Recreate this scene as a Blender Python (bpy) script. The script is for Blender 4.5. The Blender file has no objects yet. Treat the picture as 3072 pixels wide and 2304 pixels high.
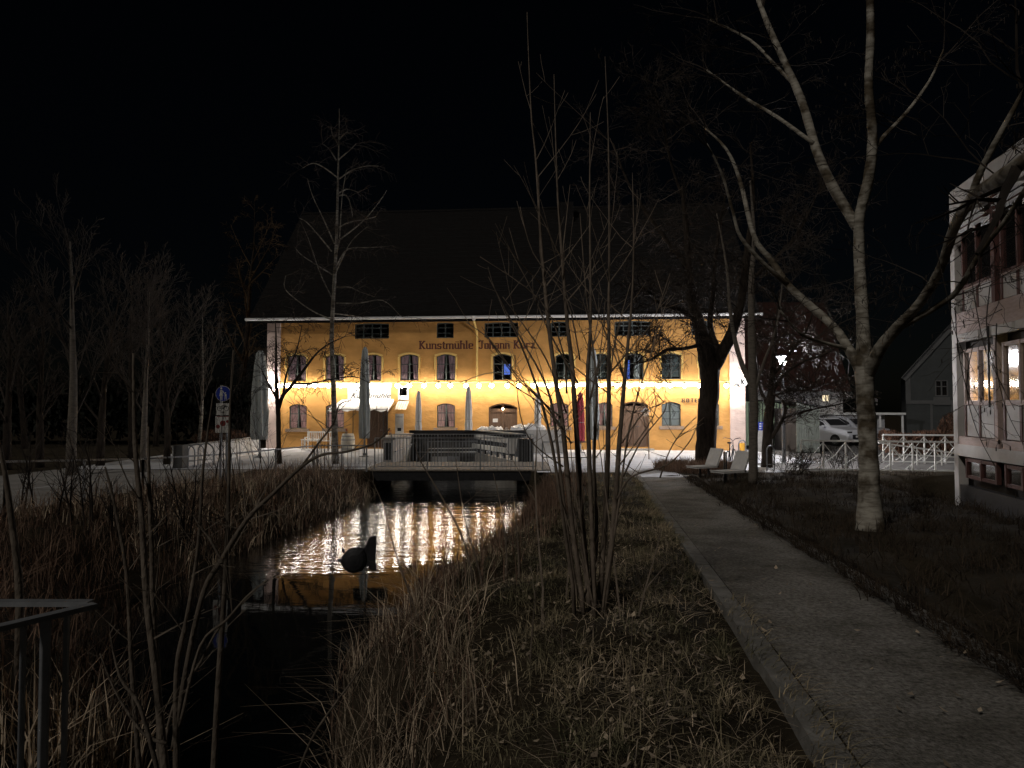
import bpy, math, random
import numpy as np
from mathutils import Vector, Matrix

scene = bpy.context.scene
COL = scene.collection
R = math.radians

# ------------------------------------------------------------------ camera, sky, moonlight, exposure
EYE = 2.2
F = 2131.0                      # focal length in photo pixels (3072 wide)
PITCH = math.atan(70.0 / F)
cam_d = bpy.data.cameras.new("camera")
cam_d.sensor_width = 36.0
cam_d.lens = 36.0 * F / 3072.0
cam_d.clip_start = 0.05
cam_d.clip_end = 2000
cam = bpy.data.objects.new("camera", cam_d)
cam.location = (0, 0, EYE)
cam.rotation_euler = (math.pi / 2 + PITCH, 0, 0)
COL.objects.link(cam)
scene.camera = cam

SUN_DIR = Vector((-0.50, -0.62, 0.62)).normalized()      # towards the light
SUN_STRENGTH = 0.34
SKY_STRENGTH = 0.00018
world = bpy.data.worlds.new("World")
scene.world = world
world.use_nodes = True
wn = world.node_tree
bg = wn.nodes["Background"]
sky = wn.nodes.new("ShaderNodeTexSky")
sky.sky_type = 'NISHITA'
sky.sun_disc = False
sky.sun_elevation = math.asin(SUN_DIR.z)
sky.sun_rotation = math.atan2(SUN_DIR.x, SUN_DIR.y)
wn.links.new(sky.outputs[0], bg.inputs[0])
bg.inputs[1].default_value = SKY_STRENGTH
sun_d = bpy.data.lights.new("sun", 'SUN')
sun_d.energy = SUN_STRENGTH
sun_d.angle = R(5)
sun_d.color = (1.0, 0.93, 0.84)
sun = bpy.data.objects.new("sun", sun_d)
sun.rotation_euler = (-SUN_DIR).to_track_quat('-Z', 'Y').to_euler()
COL.objects.link(sun)

scene.view_settings.view_transform = 'Standard'
scene.view_settings.look = 'None'
scene.view_settings.exposure = 0.75
scene.view_settings.gamma = 1.0
scene.cycles.use_denoising = True
scene.cycles.max_bounces = 6
scene.cycles.diffuse_bounces = 2
scene.cycles.glossy_bounces = 3
scene.cycles.transmission_bounces = 4
scene.cycles.transparent_max_bounces = 12
scene.cycles.sample_clamp_indirect = 4.0
scene.cycles.use_light_tree = True
scene.cycles.caustics_reflective = False
scene.cycles.caustics_refractive = False

# ------------------------------------------------------------------ geometry of the place
SP, CP = math.sin(PITCH), math.cos(PITCH)
def ray(px, py):
    cx, cy = (px - 1536.0) / F, (1152.0 - py) / F
    return Vector((cx, CP - cy * SP, SP + cy * CP))
def W(px, py, Y):
    d = ray(px, py); t = Y / d.y
    return Vector((d.x * t, Y, EYE + d.z * t))
def G(px, py, z=0.0):
    d = ray(px, py); t = (z - EYE) / d.z
    return Vector((d.x * t, d.y * t, z))
def lerp(a, b, t): return a + (b - a) * t
def sstep(t):
    t = np.clip(t, 0, 1); return t * t * (3 - 2 * t)
def base_z(Y):
    t = np.clip((np.asarray(Y, float) - 4) / 19.0, 0, 1)
    return 0.5 * (1 - (0.75 * t + 0.25 * sstep(t)))
def bz(Y): return float(base_z(Y))
WATER = -0.70
XR = ([0, 3, 5.7, 6.6, 7.9, 10, 12.9, 17, 22, 24.4, 36], [-0.6, -0.8, -1.35, -1.65, -1.85, -1.45, -0.75, 0.0, 0.5, 0.55, 0.55])
XL = ([0, 3, 5, 6.2, 8, 10.5, 14.8, 17, 20, 22, 24.4, 36], [-2.6, -2.6, -2.7, -3.2, -4.6, -5.7, -5.4, -5.05, -4.9, -4.5, -4.7, -4.7])
def xr(Y): return np.interp(Y, *XR)
def xl(Y): return np.interp(Y, *XL)
PL0, PLS, PW, KW = 1.22, 0.128, 1.30, 0.16          # path joint line, slope, width, kerb width
FC = Vector((13.7, 22.0, 0.0))                        # far corner of the clad building
FU = Vector((-0.2079, -0.9781, 0)); FN = Vector((0.9781, -0.2079, 0))
RNG = np.random.RandomState(7)
_ph = RNG.rand(24, 4)
def hills(x, y, f):
    s = 0
    for i in range(8):
        a, b, c, d = _ph[i]
        s = s + np.sin(x * f * (0.5 + a * 1.6) * (1 if i % 2 else -1) + y * f * (0.4 + b * 1.7) + c * 6.28) * (0.5 + d)
    return s / 8.0
def ground(x, y):
    x = np.asarray(x, float); y = np.asarray(y, float)
    b = base_z(y)
    rough = hills(x, y, 2.6) * 0.09 + hills(x + 9, y - 4, 7.0) * 0.04
    pj = PL0 + PLS * y
    dpath = np.minimum(np.abs(x - (pj - KW)), np.abs(x - (pj + PW + KW)))
    inpath = (x > pj - KW - .05) & (x < pj + PW + KW + .05) & (y < 22.6)
    damp = np.clip(dpath / 0.6, 0, 1) * (y < 23.2)
    damp = np.where((x < -9.0), 0.0, damp)
    h = b + rough * damp
    h = np.where((x < pj - KW) & (x > pj - KW - .5) & (y < 7), h - 0.10 * np.clip(1 - (pj - KW - x) / .5, 0, 1) * np.clip(7 - y, 0, 1), h)
    h = np.where(inpath, b - 0.06, h)
    # sunken strip beside the clad building
    dx, dy = x - FC.x, y - FC.y
    dist = -(dx * FN.x + dy * FN.y)
    along = dx * FU.x + dy * FU.y
    well = sstep((3.2 - dist) / 2.6) * sstep((along + 1.2) / 1.6)
    h = h - 1.15 * well
    # stream bed and banks
    L, Rr = xl(y), xr(y)
    wall = y > 24.4
    wR = np.where(wall, 0.12, np.interp(y, [0, 6, 12, 22, 24.4], [1.0, 1.6, 1.7, 1.3, .5]))
    wL = np.where(wall, 0.12, np.interp(y, [0, 6, 12, 22, 24.4], [1.2, 1.6, 2.4, 1.8, .6]))
    tR = (x - Rr) / wR; tL = (L - x) / wL
    outside = np.maximum(tR, tL)
    bank = lerp(WATER - 0.06, h, sstep(outside * 0.5 + 0.5) * 2 - 1)
    inside = np.minimum(Rr - x, x - L)
    bed = WATER - 0.06 - 0.55 * sstep(inside / 0.9)
    z = np.where(outside < 1, np.where(outside > 0, np.maximum(bank, WATER - .06), bed), h)
    return np.where(y < 34.0, z, h)
def gz(x, y): return float(ground(x, y))

V3 = Vector
# ------------------------------------------------------------------ materials
def nodes_of(m):
    m.use_nodes = True
    nt = m.node_tree
    return nt, nt.nodes["Principled BSDF"]
def mat(name, c, rough=0.8, var=0.25, scale=6.0, bump=0.0, bscale=None, c2=None, metal=0.0, spec=0.3, island=0.0, stretch=None, detail=5):
    m = bpy.data.materials.new(name)
    nt, p = nodes_of(m)
    p.inputs["Roughness"].default_value = rough
    p.inputs["Metallic"].default_value = metal
    p.inputs["Specular IOR Level"].default_value = spec
    tc = nt.nodes.new("ShaderNodeTexCoord")
    mp = nt.nodes.new("ShaderNodeMapping")
    nt.links.new(tc.outputs["Object"], mp.inputs[0])
    if stretch: mp.inputs["Scale"].default_value = stretch
    nz = nt.nodes.new("ShaderNodeTexNoise")
    nz.inputs["Scale"].default_value = scale
    nz.inputs["Detail"].default_value = detail
    nz.inputs["Roughness"].default_value = 0.62
    nt.links.new(mp.outputs[0], nz.inputs["Vector"])
    cr = nt.nodes.new("ShaderNodeValToRGB")
    cr.color_ramp.elements[0].position = 0.32
    cr.color_ramp.elements[1].position = 0.68
    a = c2 if c2 else tuple(v * (1 - var) for v in c)
    b = c if c2 else tuple(min(1, v * (1 + var)) for v in c)
    cr.color_ramp.elements[0].color = (*a, 1)
    cr.color_ramp.elements[1].color = (*b, 1)
    nt.links.new(nz.outputs[0], cr.inputs[0])
    src = cr.outputs[0]
    if island > 0:
        g = nt.nodes.new("ShaderNodeNewGeometry")
        mr = nt.nodes.new("ShaderNodeMapRange")
        mr.inputs[3].default_value = 1 - island
        mr.inputs[4].default_value = 1 + island
        nt.links.new(g.outputs["Random Per Island"], mr.inputs[0])
        hs = nt.nodes.new("ShaderNodeHueSaturation")
        nt.links.new(mr.outputs[0], hs.inputs["Value"])
        nt.links.new(src, hs.inputs["Color"])
        src = hs.outputs[0]
    nt.links.new(src, p.inputs["Base Color"])
    if bump > 0:
        bn = nt.nodes.new("ShaderNodeTexNoise")
        bn.inputs["Scale"].default_value = bscale or scale * 4
        bn.inputs["Detail"].default_value = 4
        nt.links.new(mp.outputs[0], bn.inputs["Vector"])
        bm = nt.nodes.new("ShaderNodeBump")
        bm.inputs["Strength"].default_value = bump
        bm.inputs["Distance"].default_value = 0.02
        nt.links.new(bn.outputs[0], bm.inputs["Height"])
        nt.links.new(bm.outputs[0], p.inputs["Normal"])
    return m
def emit(name, c, s):
    m = bpy.data.materials.new(name)
    m.use_nodes = True
    nt = m.node_tree
    nt.nodes.clear()
    e = nt.nodes.new("ShaderNodeEmission")
    e.inputs[0].default_value = (*c, 1); e.inputs[1].default_value = s
    o = nt.nodes.new("ShaderNodeOutputMaterial")
    nt.links.new(e.outputs[0], o.inputs[0])
    return m
def glass_mat(name, tint=(0.8, 0.85, 0.85), boost=1.6, rough=0.02):
    m = bpy.data.materials.new(name)
    m.use_nodes = True
    nt = m.node_tree; nt.nodes.clear()
    t = nt.nodes.new("ShaderNodeBsdfTransparent"); t.inputs[0].default_value = (*tint, 1)
    g = nt.nodes.new("ShaderNodeBsdfGlossy"); g.inputs["Roughness"].default_value = rough
    fr = nt.nodes.new("ShaderNodeFresnel"); fr.inputs[0].default_value = 1.5
    mu = nt.nodes.new("ShaderNodeMath"); mu.operation = 'MULTIPLY'; mu.inputs[1].default_value = boost; mu.use_clamp = True
    mx = nt.nodes.new("ShaderNodeMixShader"); o = nt.nodes.new("ShaderNodeOutputMaterial")
    nt.links.new(fr.outputs[0], mu.inputs[0]); nt.links.new(mu.outputs[0], mx.inputs[0])
    nt.links.new(t.outputs[0], mx.inputs[1]); nt.links.new(g.outputs[0], mx.inputs[2]); nt.links.new(mx.outputs[0], o.inputs[0])
    return m
def birch_mat(name, light, dark, patch):
    m = bpy.data.materials.new(name)
    nt, p = nodes_of(m)
    p.inputs["Roughness"].default_value = 0.75
    p.inputs["Specular IOR Level"].default_value = 0.2
    tc = nt.nodes.new("ShaderNodeTexCoord")
    def noise(sc, stretch, d=6):
        mp = nt.nodes.new("ShaderNodeMapping"); mp.inputs["Scale"].default_value = stretch
        nz = nt.nodes.new("ShaderNodeTexNoise"); nz.inputs["Scale"].default_value = sc; nz.inputs["Detail"].default_value = d
        nt.links.new(tc.outputs["Object"], mp.inputs[0]); nt.links.new(mp.outputs[0], nz.inputs["Vector"])
        return nz
    def ramp(n, p0, p1, a, b):
        cr = nt.nodes.new("ShaderNodeValToRGB")
        cr.color_ramp.elements[0].position = p0; cr.color_ramp.elements[1].position = p1
        cr.color_ramp.elements[0].color = (*a, 1); cr.color_ramp.elements[1].color = (*b, 1)
        nt.links.new(n.outputs[0], cr.inputs[0]); return cr
    n1 = noise(4.0, (1.0, 1.0, 4.5))          # fine horizontal lenticels
    r1 = ramp(n1, 0.30, 0.60, dark, light)
    n2 = noise(3.2, (1, 1, 0.9))            # large scarred patches
    r2 = ramp(n2, 0.48, 0.60, (1, 1, 1), patch)
    mx = nt.nodes.new("ShaderNodeMix"); mx.data_type = 'RGBA'; mx.blend_type = 'MULTIPLY'; mx.inputs[0].default_value = 1
    nt.links.new(r1.outputs[0], mx.inputs[6]); nt.links.new(r2.outputs[0], mx.inputs[7])
    nt.links.new(mx.outputs[2], p.inputs["Base Color"])
    bm = nt.nodes.new("ShaderNodeBump"); bm.inputs["Strength"].default_value = 0.7; bm.inputs["Distance"].default_value = 0.02
    nt.links.new(n1.outputs[0], bm.inputs["Height"]); nt.links.new(bm.outputs[0], p.inputs["Normal"])
    return m
def water_mat():
    m = bpy.data.materials.new("stream_water")
    nt, p = nodes_of(m)
    p.inputs["Base Color"].default_value = (0.004, 0.005, 0.005, 1)
    p.inputs["Roughness"].default_value = 0.022
    p.inputs["IOR"].default_value = 1.45
    p.inputs["Specular IOR Level"].default_value = 0.75
    tc = nt.nodes.new("ShaderNodeTexCoord")
    def noise(sc, stretch, d):
        mp = nt.nodes.new("ShaderNodeMapping"); mp.inputs["Scale"].default_value = stretch
        nz = nt.nodes.new("ShaderNodeTexNoise"); nz.inputs["Scale"].default_value = sc; nz.inputs["Detail"].default_value = d
        nt.links.new(tc.outputs["Object"], mp.inputs[0]); nt.links.new(mp.outputs[0], nz.inputs["Vector"])
        return nz
    rip0 = noise(6.5, (0.75, 1.5, 1), 5)
    swell = noise(2.4, (0.5, 1.6, 1), 2)
    rip = nt.nodes.new("ShaderNodeMath"); rip.operation = 'MULTIPLY_ADD'; rip.inputs[1].default_value = 2.2
    nt.links.new(swell.outputs[0], rip.inputs[0]); nt.links.new(rip0.outputs[0], rip.inputs[2])
    patch = noise(0.5, (0.5, 0.8, 1), 3)         # riffle below the bridge, calm pool downstream
    sep = nt.nodes.new("ShaderNodeSeparateXYZ"); nt.links.new(tc.outputs["Object"], sep.inputs[0])
    rf = nt.nodes.new("ShaderNodeMath"); rf.operation = 'MULTIPLY_ADD'; rf.inputs[1].default_value = 0.16; rf.inputs[2].default_value = -1.95
    nt.links.new(sep.outputs[1], rf.inputs[0])
    ad = nt.nodes.new("ShaderNodeMath"); ad.operation = 'ADD'
    nt.links.new(rf.outputs[0], ad.inputs[0]); nt.links.new(patch.outputs[0], ad.inputs[1])
    cr = nt.nodes.new("ShaderNodeMapRange"); cr.inputs[1].default_value = 0.40; cr.inputs[2].default_value = 0.75
    cr.inputs[3].default_value = 0.035; cr.inputs[4].default_value = 0.8
    nt.links.new(ad.outputs[0], cr.inputs[0])
    bm = nt.nodes.new("ShaderNodeBump"); bm.inputs["Distance"].default_value = 0.012
    mu = nt.nodes.new("ShaderNodeMath"); mu.operation = 'MULTIPLY'; mu.inputs[1].default_value = 0.72
    nt.links.new(cr.outputs[0], mu.inputs[0]); nt.links.new(mu.outputs[0], bm.inputs["Strength"])
    nt.links.new(rip.outputs[0], bm.inputs["Height"]); nt.links.new(bm.outputs[0], p.inputs["Normal"])
    return m
def path_mat():
    m = mat('gritted_path', (0.44, 0.42, 0.385), 0.95, 0, 30, 1.0, 60, c2=(0.13, 0.122, 0.11), spec=0.1, detail=8)
    nt = m.node_tree; p = nt.nodes["Principled BSDF"]
    src = p.inputs["Base Color"].links[0].from_socket
    tc = nt.nodes.new("ShaderNodeTexCoord")
    nz = nt.nodes.new("ShaderNodeTexNoise"); nz.inputs["Scale"].default_value = 1.1; nz.inputs["Detail"].default_value = 7; nz.inputs["Roughness"].default_value = .7
    nt.links.new(tc.outputs["Object"], nz.inputs["Vector"])
    cr = nt.nodes.new("ShaderNodeValToRGB")         # damp and worn patches
    cr.color_ramp.elements[0].position = .36; cr.color_ramp.elements[1].position = .58
    cr.color_ramp.elements[0].color = (.5, .49, .46, 1); cr.color_ramp.elements[1].color = (1, 1, 1, 1)
    nt.links.new(nz.outputs[0], cr.inputs[0])
    mx = nt.nodes.new("ShaderNodeMix"); mx.data_type = 'RGBA'; mx.blend_type = 'MULTIPLY'; mx.inputs[0].default_value = 1
    nt.links.new(src, mx.inputs[6]); nt.links.new(cr.outputs[0], mx.inputs[7]); nt.links.new(mx.outputs[2], p.inputs["Base Color"])
    return m
def plaster_mat(name, c, streak):
    m = mat(name, c, 0.9, 0.20, 0.9, 0.8, 2.4, spec=0.15, stretch=(.7, 1, 1.3), detail=9)
    for n_ in m.node_tree.nodes:
        if n_.bl_idname == 'ShaderNodeBump': n_.inputs['Distance'].default_value = .05
    return m

M = {}
M['yellow'] = plaster_mat('yellow_plaster', (0.50, 0.265, 0.084), 0)
M['pink'] = plaster_mat('pale_plaster', (0.60, 0.47, 0.42), 0)
M['trim'] = mat('cream_trim', (0.72, 0.50, 0.17), 0.8, 0.08, 3, spec=0.2)
M['lettering'] = mat('oxblood_paint', (0.105, 0.040, 0.032), 0.85, 0.3, 7, spec=0.1)
M['white'] = mat('white_paint', (0.76, 0.76, 0.74), 0.55, 0.06, 3)
M['gutter'] = mat('white_gutter', (0.62, 0.62, 0.62), 0.5, 0.08, 2)
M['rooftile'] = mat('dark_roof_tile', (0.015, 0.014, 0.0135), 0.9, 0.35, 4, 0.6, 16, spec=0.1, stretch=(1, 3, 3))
M['redroof'] = mat('red_roof_tile', (0.045, 0.022, 0.018), 0.9, 0.3, 3, 0.5, 14, spec=0.1)
M['frame'] = mat('grey_green_frame', (0.075, 0.09, 0.085), 0.6, 0.15, 6)
M['brownwood'] = mat('brown_door_wood', (0.115, 0.072, 0.048), 0.65, 0.3, 3, 0.3, 12, stretch=(6, 6, 0.8))
M['sill'] = mat('stone_sill', (0.27, 0.20, 0.15), 0.85, 0.2, 8, 0.3)
M['glass'] = glass_mat('window_glass')
M['darkglass'] = glass_mat('dark_window_glass', (0.6, 0.6, 0.6), 4.0, 0.07)
M['curtain'] = mat('rose_curtain', (0.74, 0.44, 0.42), 0.9, 0.15, 5)
def glow_cloth(name, c, e):
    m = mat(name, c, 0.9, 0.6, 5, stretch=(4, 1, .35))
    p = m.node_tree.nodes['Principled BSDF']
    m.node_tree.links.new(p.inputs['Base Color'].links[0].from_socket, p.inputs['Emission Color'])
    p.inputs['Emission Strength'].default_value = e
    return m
M['litcurtain'] = glow_cloth('rose_curtain_in_lit_room', (0.70, 0.38, 0.34), 0.16)
M['dimcurtain'] = glow_cloth('rose_curtain_in_dim_room', (0.66, 0.42, 0.44), 0.06)
M['pinkglow'] = glow_cloth('pale_curtain_reflection_glow', (0.92, 0.85, 0.80), 1.2)  # added glow, imitates mill lights mirrored in the clad building's panes
M['yellowglow'] = glow_cloth('yellow_curtain_reflection_glow', (0.80, 0.58, 0.24), 0.50)  # added glow, imitates the yellow mill wall mirrored in the panes
M['blind'] = mat('grey_blind', (0.50, 0.50, 0.47), 0.8, 0.05, 3)
M['room'] = mat('dark_room', (0.03, 0.025, 0.022), 0.9, 0.3, 2)
M['steel'] = mat('galvanised_steel', (0.25, 0.26, 0.275), 0.5, 0.18, 14, metal=0.2)
M['blacksteel'] = mat('black_steel', (0.028, 0.028, 0.03), 0.5, 0.25, 9)
M['plank'] = mat('weathered_plank', (0.30, 0.265, 0.225), 0.8, 0.25, 5, 0.3, 18, island=0.0, stretch=(7, 1, 7))
M['concrete'] = mat('concrete', (0.36, 0.345, 0.32), 0.9, 0.22, 3.5, 0.35, 22)
M['darkconcrete'] = mat('damp_concrete', (0.10, 0.10, 0.098), 0.8, 0.3, 3, 0.3, 20)
M['fabric'] = mat('white_canvas', (0.68, 0.67, 0.66), 0.85, 0.10, 5, 0.2, 14)
M['greyfabric'] = mat('grey_canvas', (0.34, 0.36, 0.35), 0.85, 0.12, 5, 0.2, 14)
M['redfabric'] = mat('red_canvas', (0.24, 0.03, 0.045), 0.85, 0.15, 5)
M['bulb'] = emit('bulb_glow', (1.0, 0.90, 0.76), 66.0)
M['flood'] = emit('flood_glow', (1.0, 0.95, 0.90), 1150.0)
M['streetlight'] = emit('street_lamp_glow', (0.98, 0.96, 1.0), 2100.0)
M['disc'] = emit('sign_glow', (1.0, 0.97, 0.93), 3.0)
M['warmbulb'] = emit('warm_bulb_glow', (1.0, 0.70, 0.36), 40.0)
M['bluelit'] = emit('blue_lit_window', (0.14, 0.24, 0.85), 0.55)
M['orangelit'] = emit('orange_lit_lamp', (1.0, 0.55, 0.2), 1.2)
M['warmlit'] = emit('warm_lit_window', (1.0, 0.80, 0.52), 0.75)
M['earth'] = mat('winter_earth', (0.060, 0.047, 0.031), 0.95, 0, 1.3, 0.8, 9, c2=(0.020, 0.017, 0.011), spec=0.1)
M['asphalt'] = mat('frosted_paving', (0.60, 0.61, 0.64), 0.92, 0.16, 1.6, 0.35, 60, spec=0.15)
M['road'] = mat('road_asphalt', (0.30, 0.29, 0.275), 0.92, 0.22, 0.9, 0.35, 60, spec=0.15)
M['path'] = path_mat()
M['kerb'] = mat('kerb_stone', (0.30, 0.29, 0.27), 0.9, 0, 5, 0.6, 40, c2=(0.15, 0.145, 0.13), detail=8)
M['snow'] = mat('old_snow', (0.62, 0.63, 0.66), 0.8, 0.12, 8, 0.4, 30)
M['bark'] = mat('dark_bark', (0.040, 0.032, 0.026), 0.95, 0.45, 5, 0.9, 16, spec=0.1, stretch=(3, 3, 0.7))
M['greybark'] = mat('grey_bark', (0.155, 0.128, 0.102), 0.9, 0.35, 6, 0.7, 22, spec=0.15, stretch=(2, 2, 1))
M['stem'] = mat('brown_stem', (0.20, 0.16, 0.125), 0.85, 0.4, 7, 0.5, 26, spec=0.2, stretch=(2, 2, 1))
M['twig'] = mat('dark_twig', (0.042, 0.033, 0.027), 0.9, 0.3, 3, island=0.35)
M['palebark'] = mat('pale_bark', (0.15, 0.13, 0.108), 0.9, 0.3, 8, 0.4, 22, stretch=(1, 1, 3))
M['willow'] = mat('willow_twig', (0.10, 0.062, 0.03), 0.9, 0.3, 3, island=0.35)
M['birch'] = birch_mat('birch_bark', (0.44, 0.41, 0.35), (0.16, 0.14, 0.11), (0.30, 0.26, 0.21))
M['thinbirch'] = birch_mat('young_birch_bark', (0.25, 0.23, 0.195), (0.07, 0.06, 0.05), (0.45, 0.42, 0.38))
M['reed'] = mat('dry_reed', (0.50, 0.40, 0.29), 0.85, 0.4, 2, island=0.9)
M['redbrush'] = mat('reddish_brush', (0.20, 0.130, 0.092), 0.9, 0.3, 2, island=0.5)
M['grass'] = mat('winter_grass', (0.48, 0.385, 0.255), 0.85, 0, 1.1, c2=(0.070, 0.078, 0.036), island=0.8)
M['darkgrass'] = mat('dark_ground_cover', (0.050, 0.036, 0.024), 0.9, 0.4, 1.5, island=0.5)
M['leaf'] = mat('fallen_leaf', (0.46, 0.37, 0.27), 0.8, 0.3, 4, island=0.5)
M['hedge'] = mat('beech_hedge', (0.10, 0.052, 0.032), 0.9, 0.35, 4, island=0.45)
M['signblue'] = mat('sign_blue', (0.012, 0.035, 0.30), 0.45, 0.08, 3)
M['signwhite'] = mat('sign_white', (0.56, 0.55, 0.52), 0.6, 0.10, 6)
M['ink'] = mat('black_print', (0.02, 0.02, 0.022), 0.7, 0.1, 3)
M['redprint'] = mat('dark_red_print', (0.20, 0.022, 0.022), 0.7, 0.1, 3)
M['greenpanel'] = mat('pale_green_panel', (0.36, 0.46, 0.30), 0.7, 0.12, 2)
M['darkslat'] = mat('grey_green_slat', (0.115, 0.125, 0.105), 0.75, 0.2, 4)
M['carwhite'] = mat('white_car_paint', (0.62, 0.63, 0.66), 0.25, 0.03, 2, spec=0.5)
M['cargrey'] = mat('silver_car_paint', (0.40, 0.41, 0.44), 0.3, 0.03, 2, spec=0.5)
M['tyre'] = mat('tyre_rubber', (0.02, 0.02, 0.02), 0.85, 0.1, 3)
M['chrome'] = mat('bright_metal', (0.6, 0.6, 0.62), 0.25, 0.05, 3, metal=0.9)
M['clad'] = mat('white_cladding', (0.44, 0.42, 0.40), 0.75, 0.10, 2.5)
M['redwood'] = mat('red_brown_timber', (0.085, 0.036, 0.03), 0.7, 0.25, 4, 0.25, 16, stretch=(6, 6, 1))
M['pinkwood'] = mat('faded_red_timber', (0.36, 0.28, 0.25), 0.75, 0.15, 4, stretch=(1, 5, 5))
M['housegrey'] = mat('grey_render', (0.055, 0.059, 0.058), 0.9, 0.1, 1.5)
M['housetrim'] = mat('pale_trim_board', (0.10, 0.10, 0.098), 0.85, 0.1, 2)
M['barrel'] = mat('whitewashed_barrel', (0.62, 0.59, 0.52), 0.8, 0.18, 5)
M['birdhouse'] = mat('pale_pine', (0.60, 0.46, 0.33), 0.75, 0.15, 8)
M['bulrush'] = mat('bark_plank', (0.62, 0.53, 0.42), 0.8, 0.45, 10, stretch=(3, 1, 1))
M['plastic'] = mat('bright_white_board', (0.52, 0.52, 0.52), 0.5, 0.03, 2)
M['darkasphalt'] = mat('dark_asphalt', (0.13, 0.126, 0.12), 0.92, 0.25, 0.8, 0.35, 60, spec=0.15)
M['evergreen'] = mat('evergreen_leaf', (0.012, 0.014, 0.010), 0.9, 0.3, 3, island=0.4)
M['yellowbin'] = mat('orange_yellow_paint', (0.62, 0.33, 0.04), 0.6, 0.1, 3)

# ------------------------------------------------------------------ mesh helpers
class B:
    def __init__(s): s.v = []; s.f = []
    def quad(s, a, b, c, d):
        n = len(s.v); s.v += [tuple(a), tuple(b), tuple(c), tuple(d)]; s.f.append((n, n+1, n+2, n+3)); return s
    def poly(s, pts):
        n = len(s.v); s.v += [tuple(p) for p in pts]; s.f.append(tuple(range(n, n + len(pts)))); return s
    def box(s, x0, x1, y0, y1, z0, z1):
        n = len(s.v)
        s.v += [(x0,y0,z0),(x1,y0,z0),(x1,y1,z0),(x0,y1,z0),(x0,y0,z1),(x1,y0,z1),(x1,y1,z1),(x0,y1,z1)]
        s.f += [(n,n+3,n+2,n+1),(n+4,n+5,n+6,n+7),(n,n+1,n+5,n+4),(n+1,n+2,n+6,n+5),(n+2,n+3,n+7,n+6),(n+3,n,n+4,n+7)]
        return s
    def beam(s, p, q, w, h, up=(0, 0, 1)):
        p, q, up = Vector(p), Vector(q), Vector(up)
        d = (q - p).normalized()
        if abs(d.dot(up)) > 0.98: up = Vector((0, 1, 0))
        a = d.cross(up).normalized(); b = a.cross(d).normalized()
        a = a * (w / 2); b = b * (h / 2); n = len(s.v)
        for o in (p, q):
            s.v += [tuple(o - a - b), tuple(o + a - b), tuple(o + a + b), tuple(o - a + b)]
        s.f += [(n,n+3,n+2,n+1),(n+4,n+5,n+6,n+7),(n,n+1,n+5,n+4),(n+1,n+2,n+6,n+5),(n+2,n+3,n+7,n+6),(n+3,n,n+4,n+7)]
        return s
    def tube(s, pts, rad, n=6, cap=True, jit=0.0, seed=1):
        jr = random.Random(seed + len(pts))
        pts = [Vector(p) for p in pts]
        if not hasattr(rad, '__len__'): rad = [rad] * len(pts)
        base = len(s.v); k = len(pts)
        ref = None
        for i, p in enumerate(pts):
            t = (pts[min(i+1, k-1)] - pts[max(i-1, 0)])
            if t.length < 1e-9: t = Vector((0, 0, 1))
            t.normalize()
            if ref is None:
                ref = t.cross(Vector((0, 1, 0.13)))
                if ref.length < 0.05: ref = t.cross(Vector((1, 0, 0)))
            a = (ref - t * ref.dot(t))
            if a.length < 1e-6: a = t.orthogonal()
            a.normalize(); ref = a
            b = t.cross(a)
            for j in range(n):
                th = 2 * math.pi * j / n
                r = rad[i] * (1 + jr.uniform(-jit, jit)) if jit else rad[i]
                s.v.append(tuple(p + a * (r * math.cos(th)) + b * (r * math.sin(th))))
        for i in range(k - 1):
            for j in range(n):
                j2 = (j + 1) % n
                s.f.append((base + i*n + j, base + i*n + j2, base + (i+1)*n + j2, base + (i+1)*n + j))
        if cap and n > 3:
            s.f.append(tuple(base + j for j in reversed(range(n))))
            s.f.append(tuple(base + (k-1)*n + j for j in range(n)))
        return s
    def lathe(s, prof, n=20, c=(0, 0, 0), fold=0, amp=0.0):
        base = len(s.v)
        for (r, z) in prof:
            for j in range(n):
                th = 2 * math.pi * j / n
                rr = r * (1 + amp * math.cos(fold * th + z * 0.7)) if fold else r
                s.v.append((c[0] + rr * math.cos(th), c[1] + rr * math.sin(th), c[2] + z))
        for i in range(len(prof) - 1):
            for j in range(n):
                j2 = (j + 1) % n
                s.f.append((base+i*n+j, base+i*n+j2, base+(i+1)*n+j2, base+(i+1)*n+j))
        s.f.append(tuple(base + j for j in reversed(range(n))))
        s.f.append(tuple(base + (len(prof)-1)*n + j for j in range(n)))
        return s
    def prism(s, pts2, y0, y1):       # polygon in XZ extruded along Y
        n = len(s.v); k = len(pts2)
        s.v += [(x, y0, z) for x, z in pts2] + [(x, y1, z) for x, z in pts2]
        s.f.append(tuple(n + i for i in range(k))); s.f.append(tuple(n + k + i for i in reversed(range(k))))
        for i in range(k):
            j = (i + 1) % k
            s.f.append((n+i, n+k+i, n+k+j, n+j))
        return s
    def build(s, name, m, parent=None, loc=None, smooth=False, kind=None):
        me = bpy.data.meshes.new(name)
        v = s.v
        if loc is not None:
            lx, ly, lz = loc
            v = [(a - lx, b - ly, c - lz) for a, b, c in v]
        me.from_pydata(v, [], s.f)
        if m is not None: me.materials.append(M[m] if isinstance(m, str) else m)
        if smooth: me.shade_smooth()
        me.validate()
        o = bpy.data.objects.new(name, me)
        COL.objects.link(o)
        if loc is not None and parent is None: o.location = loc
        if parent is not None: o.parent = parent
        if kind: o["kind"] = kind
        return o

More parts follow.
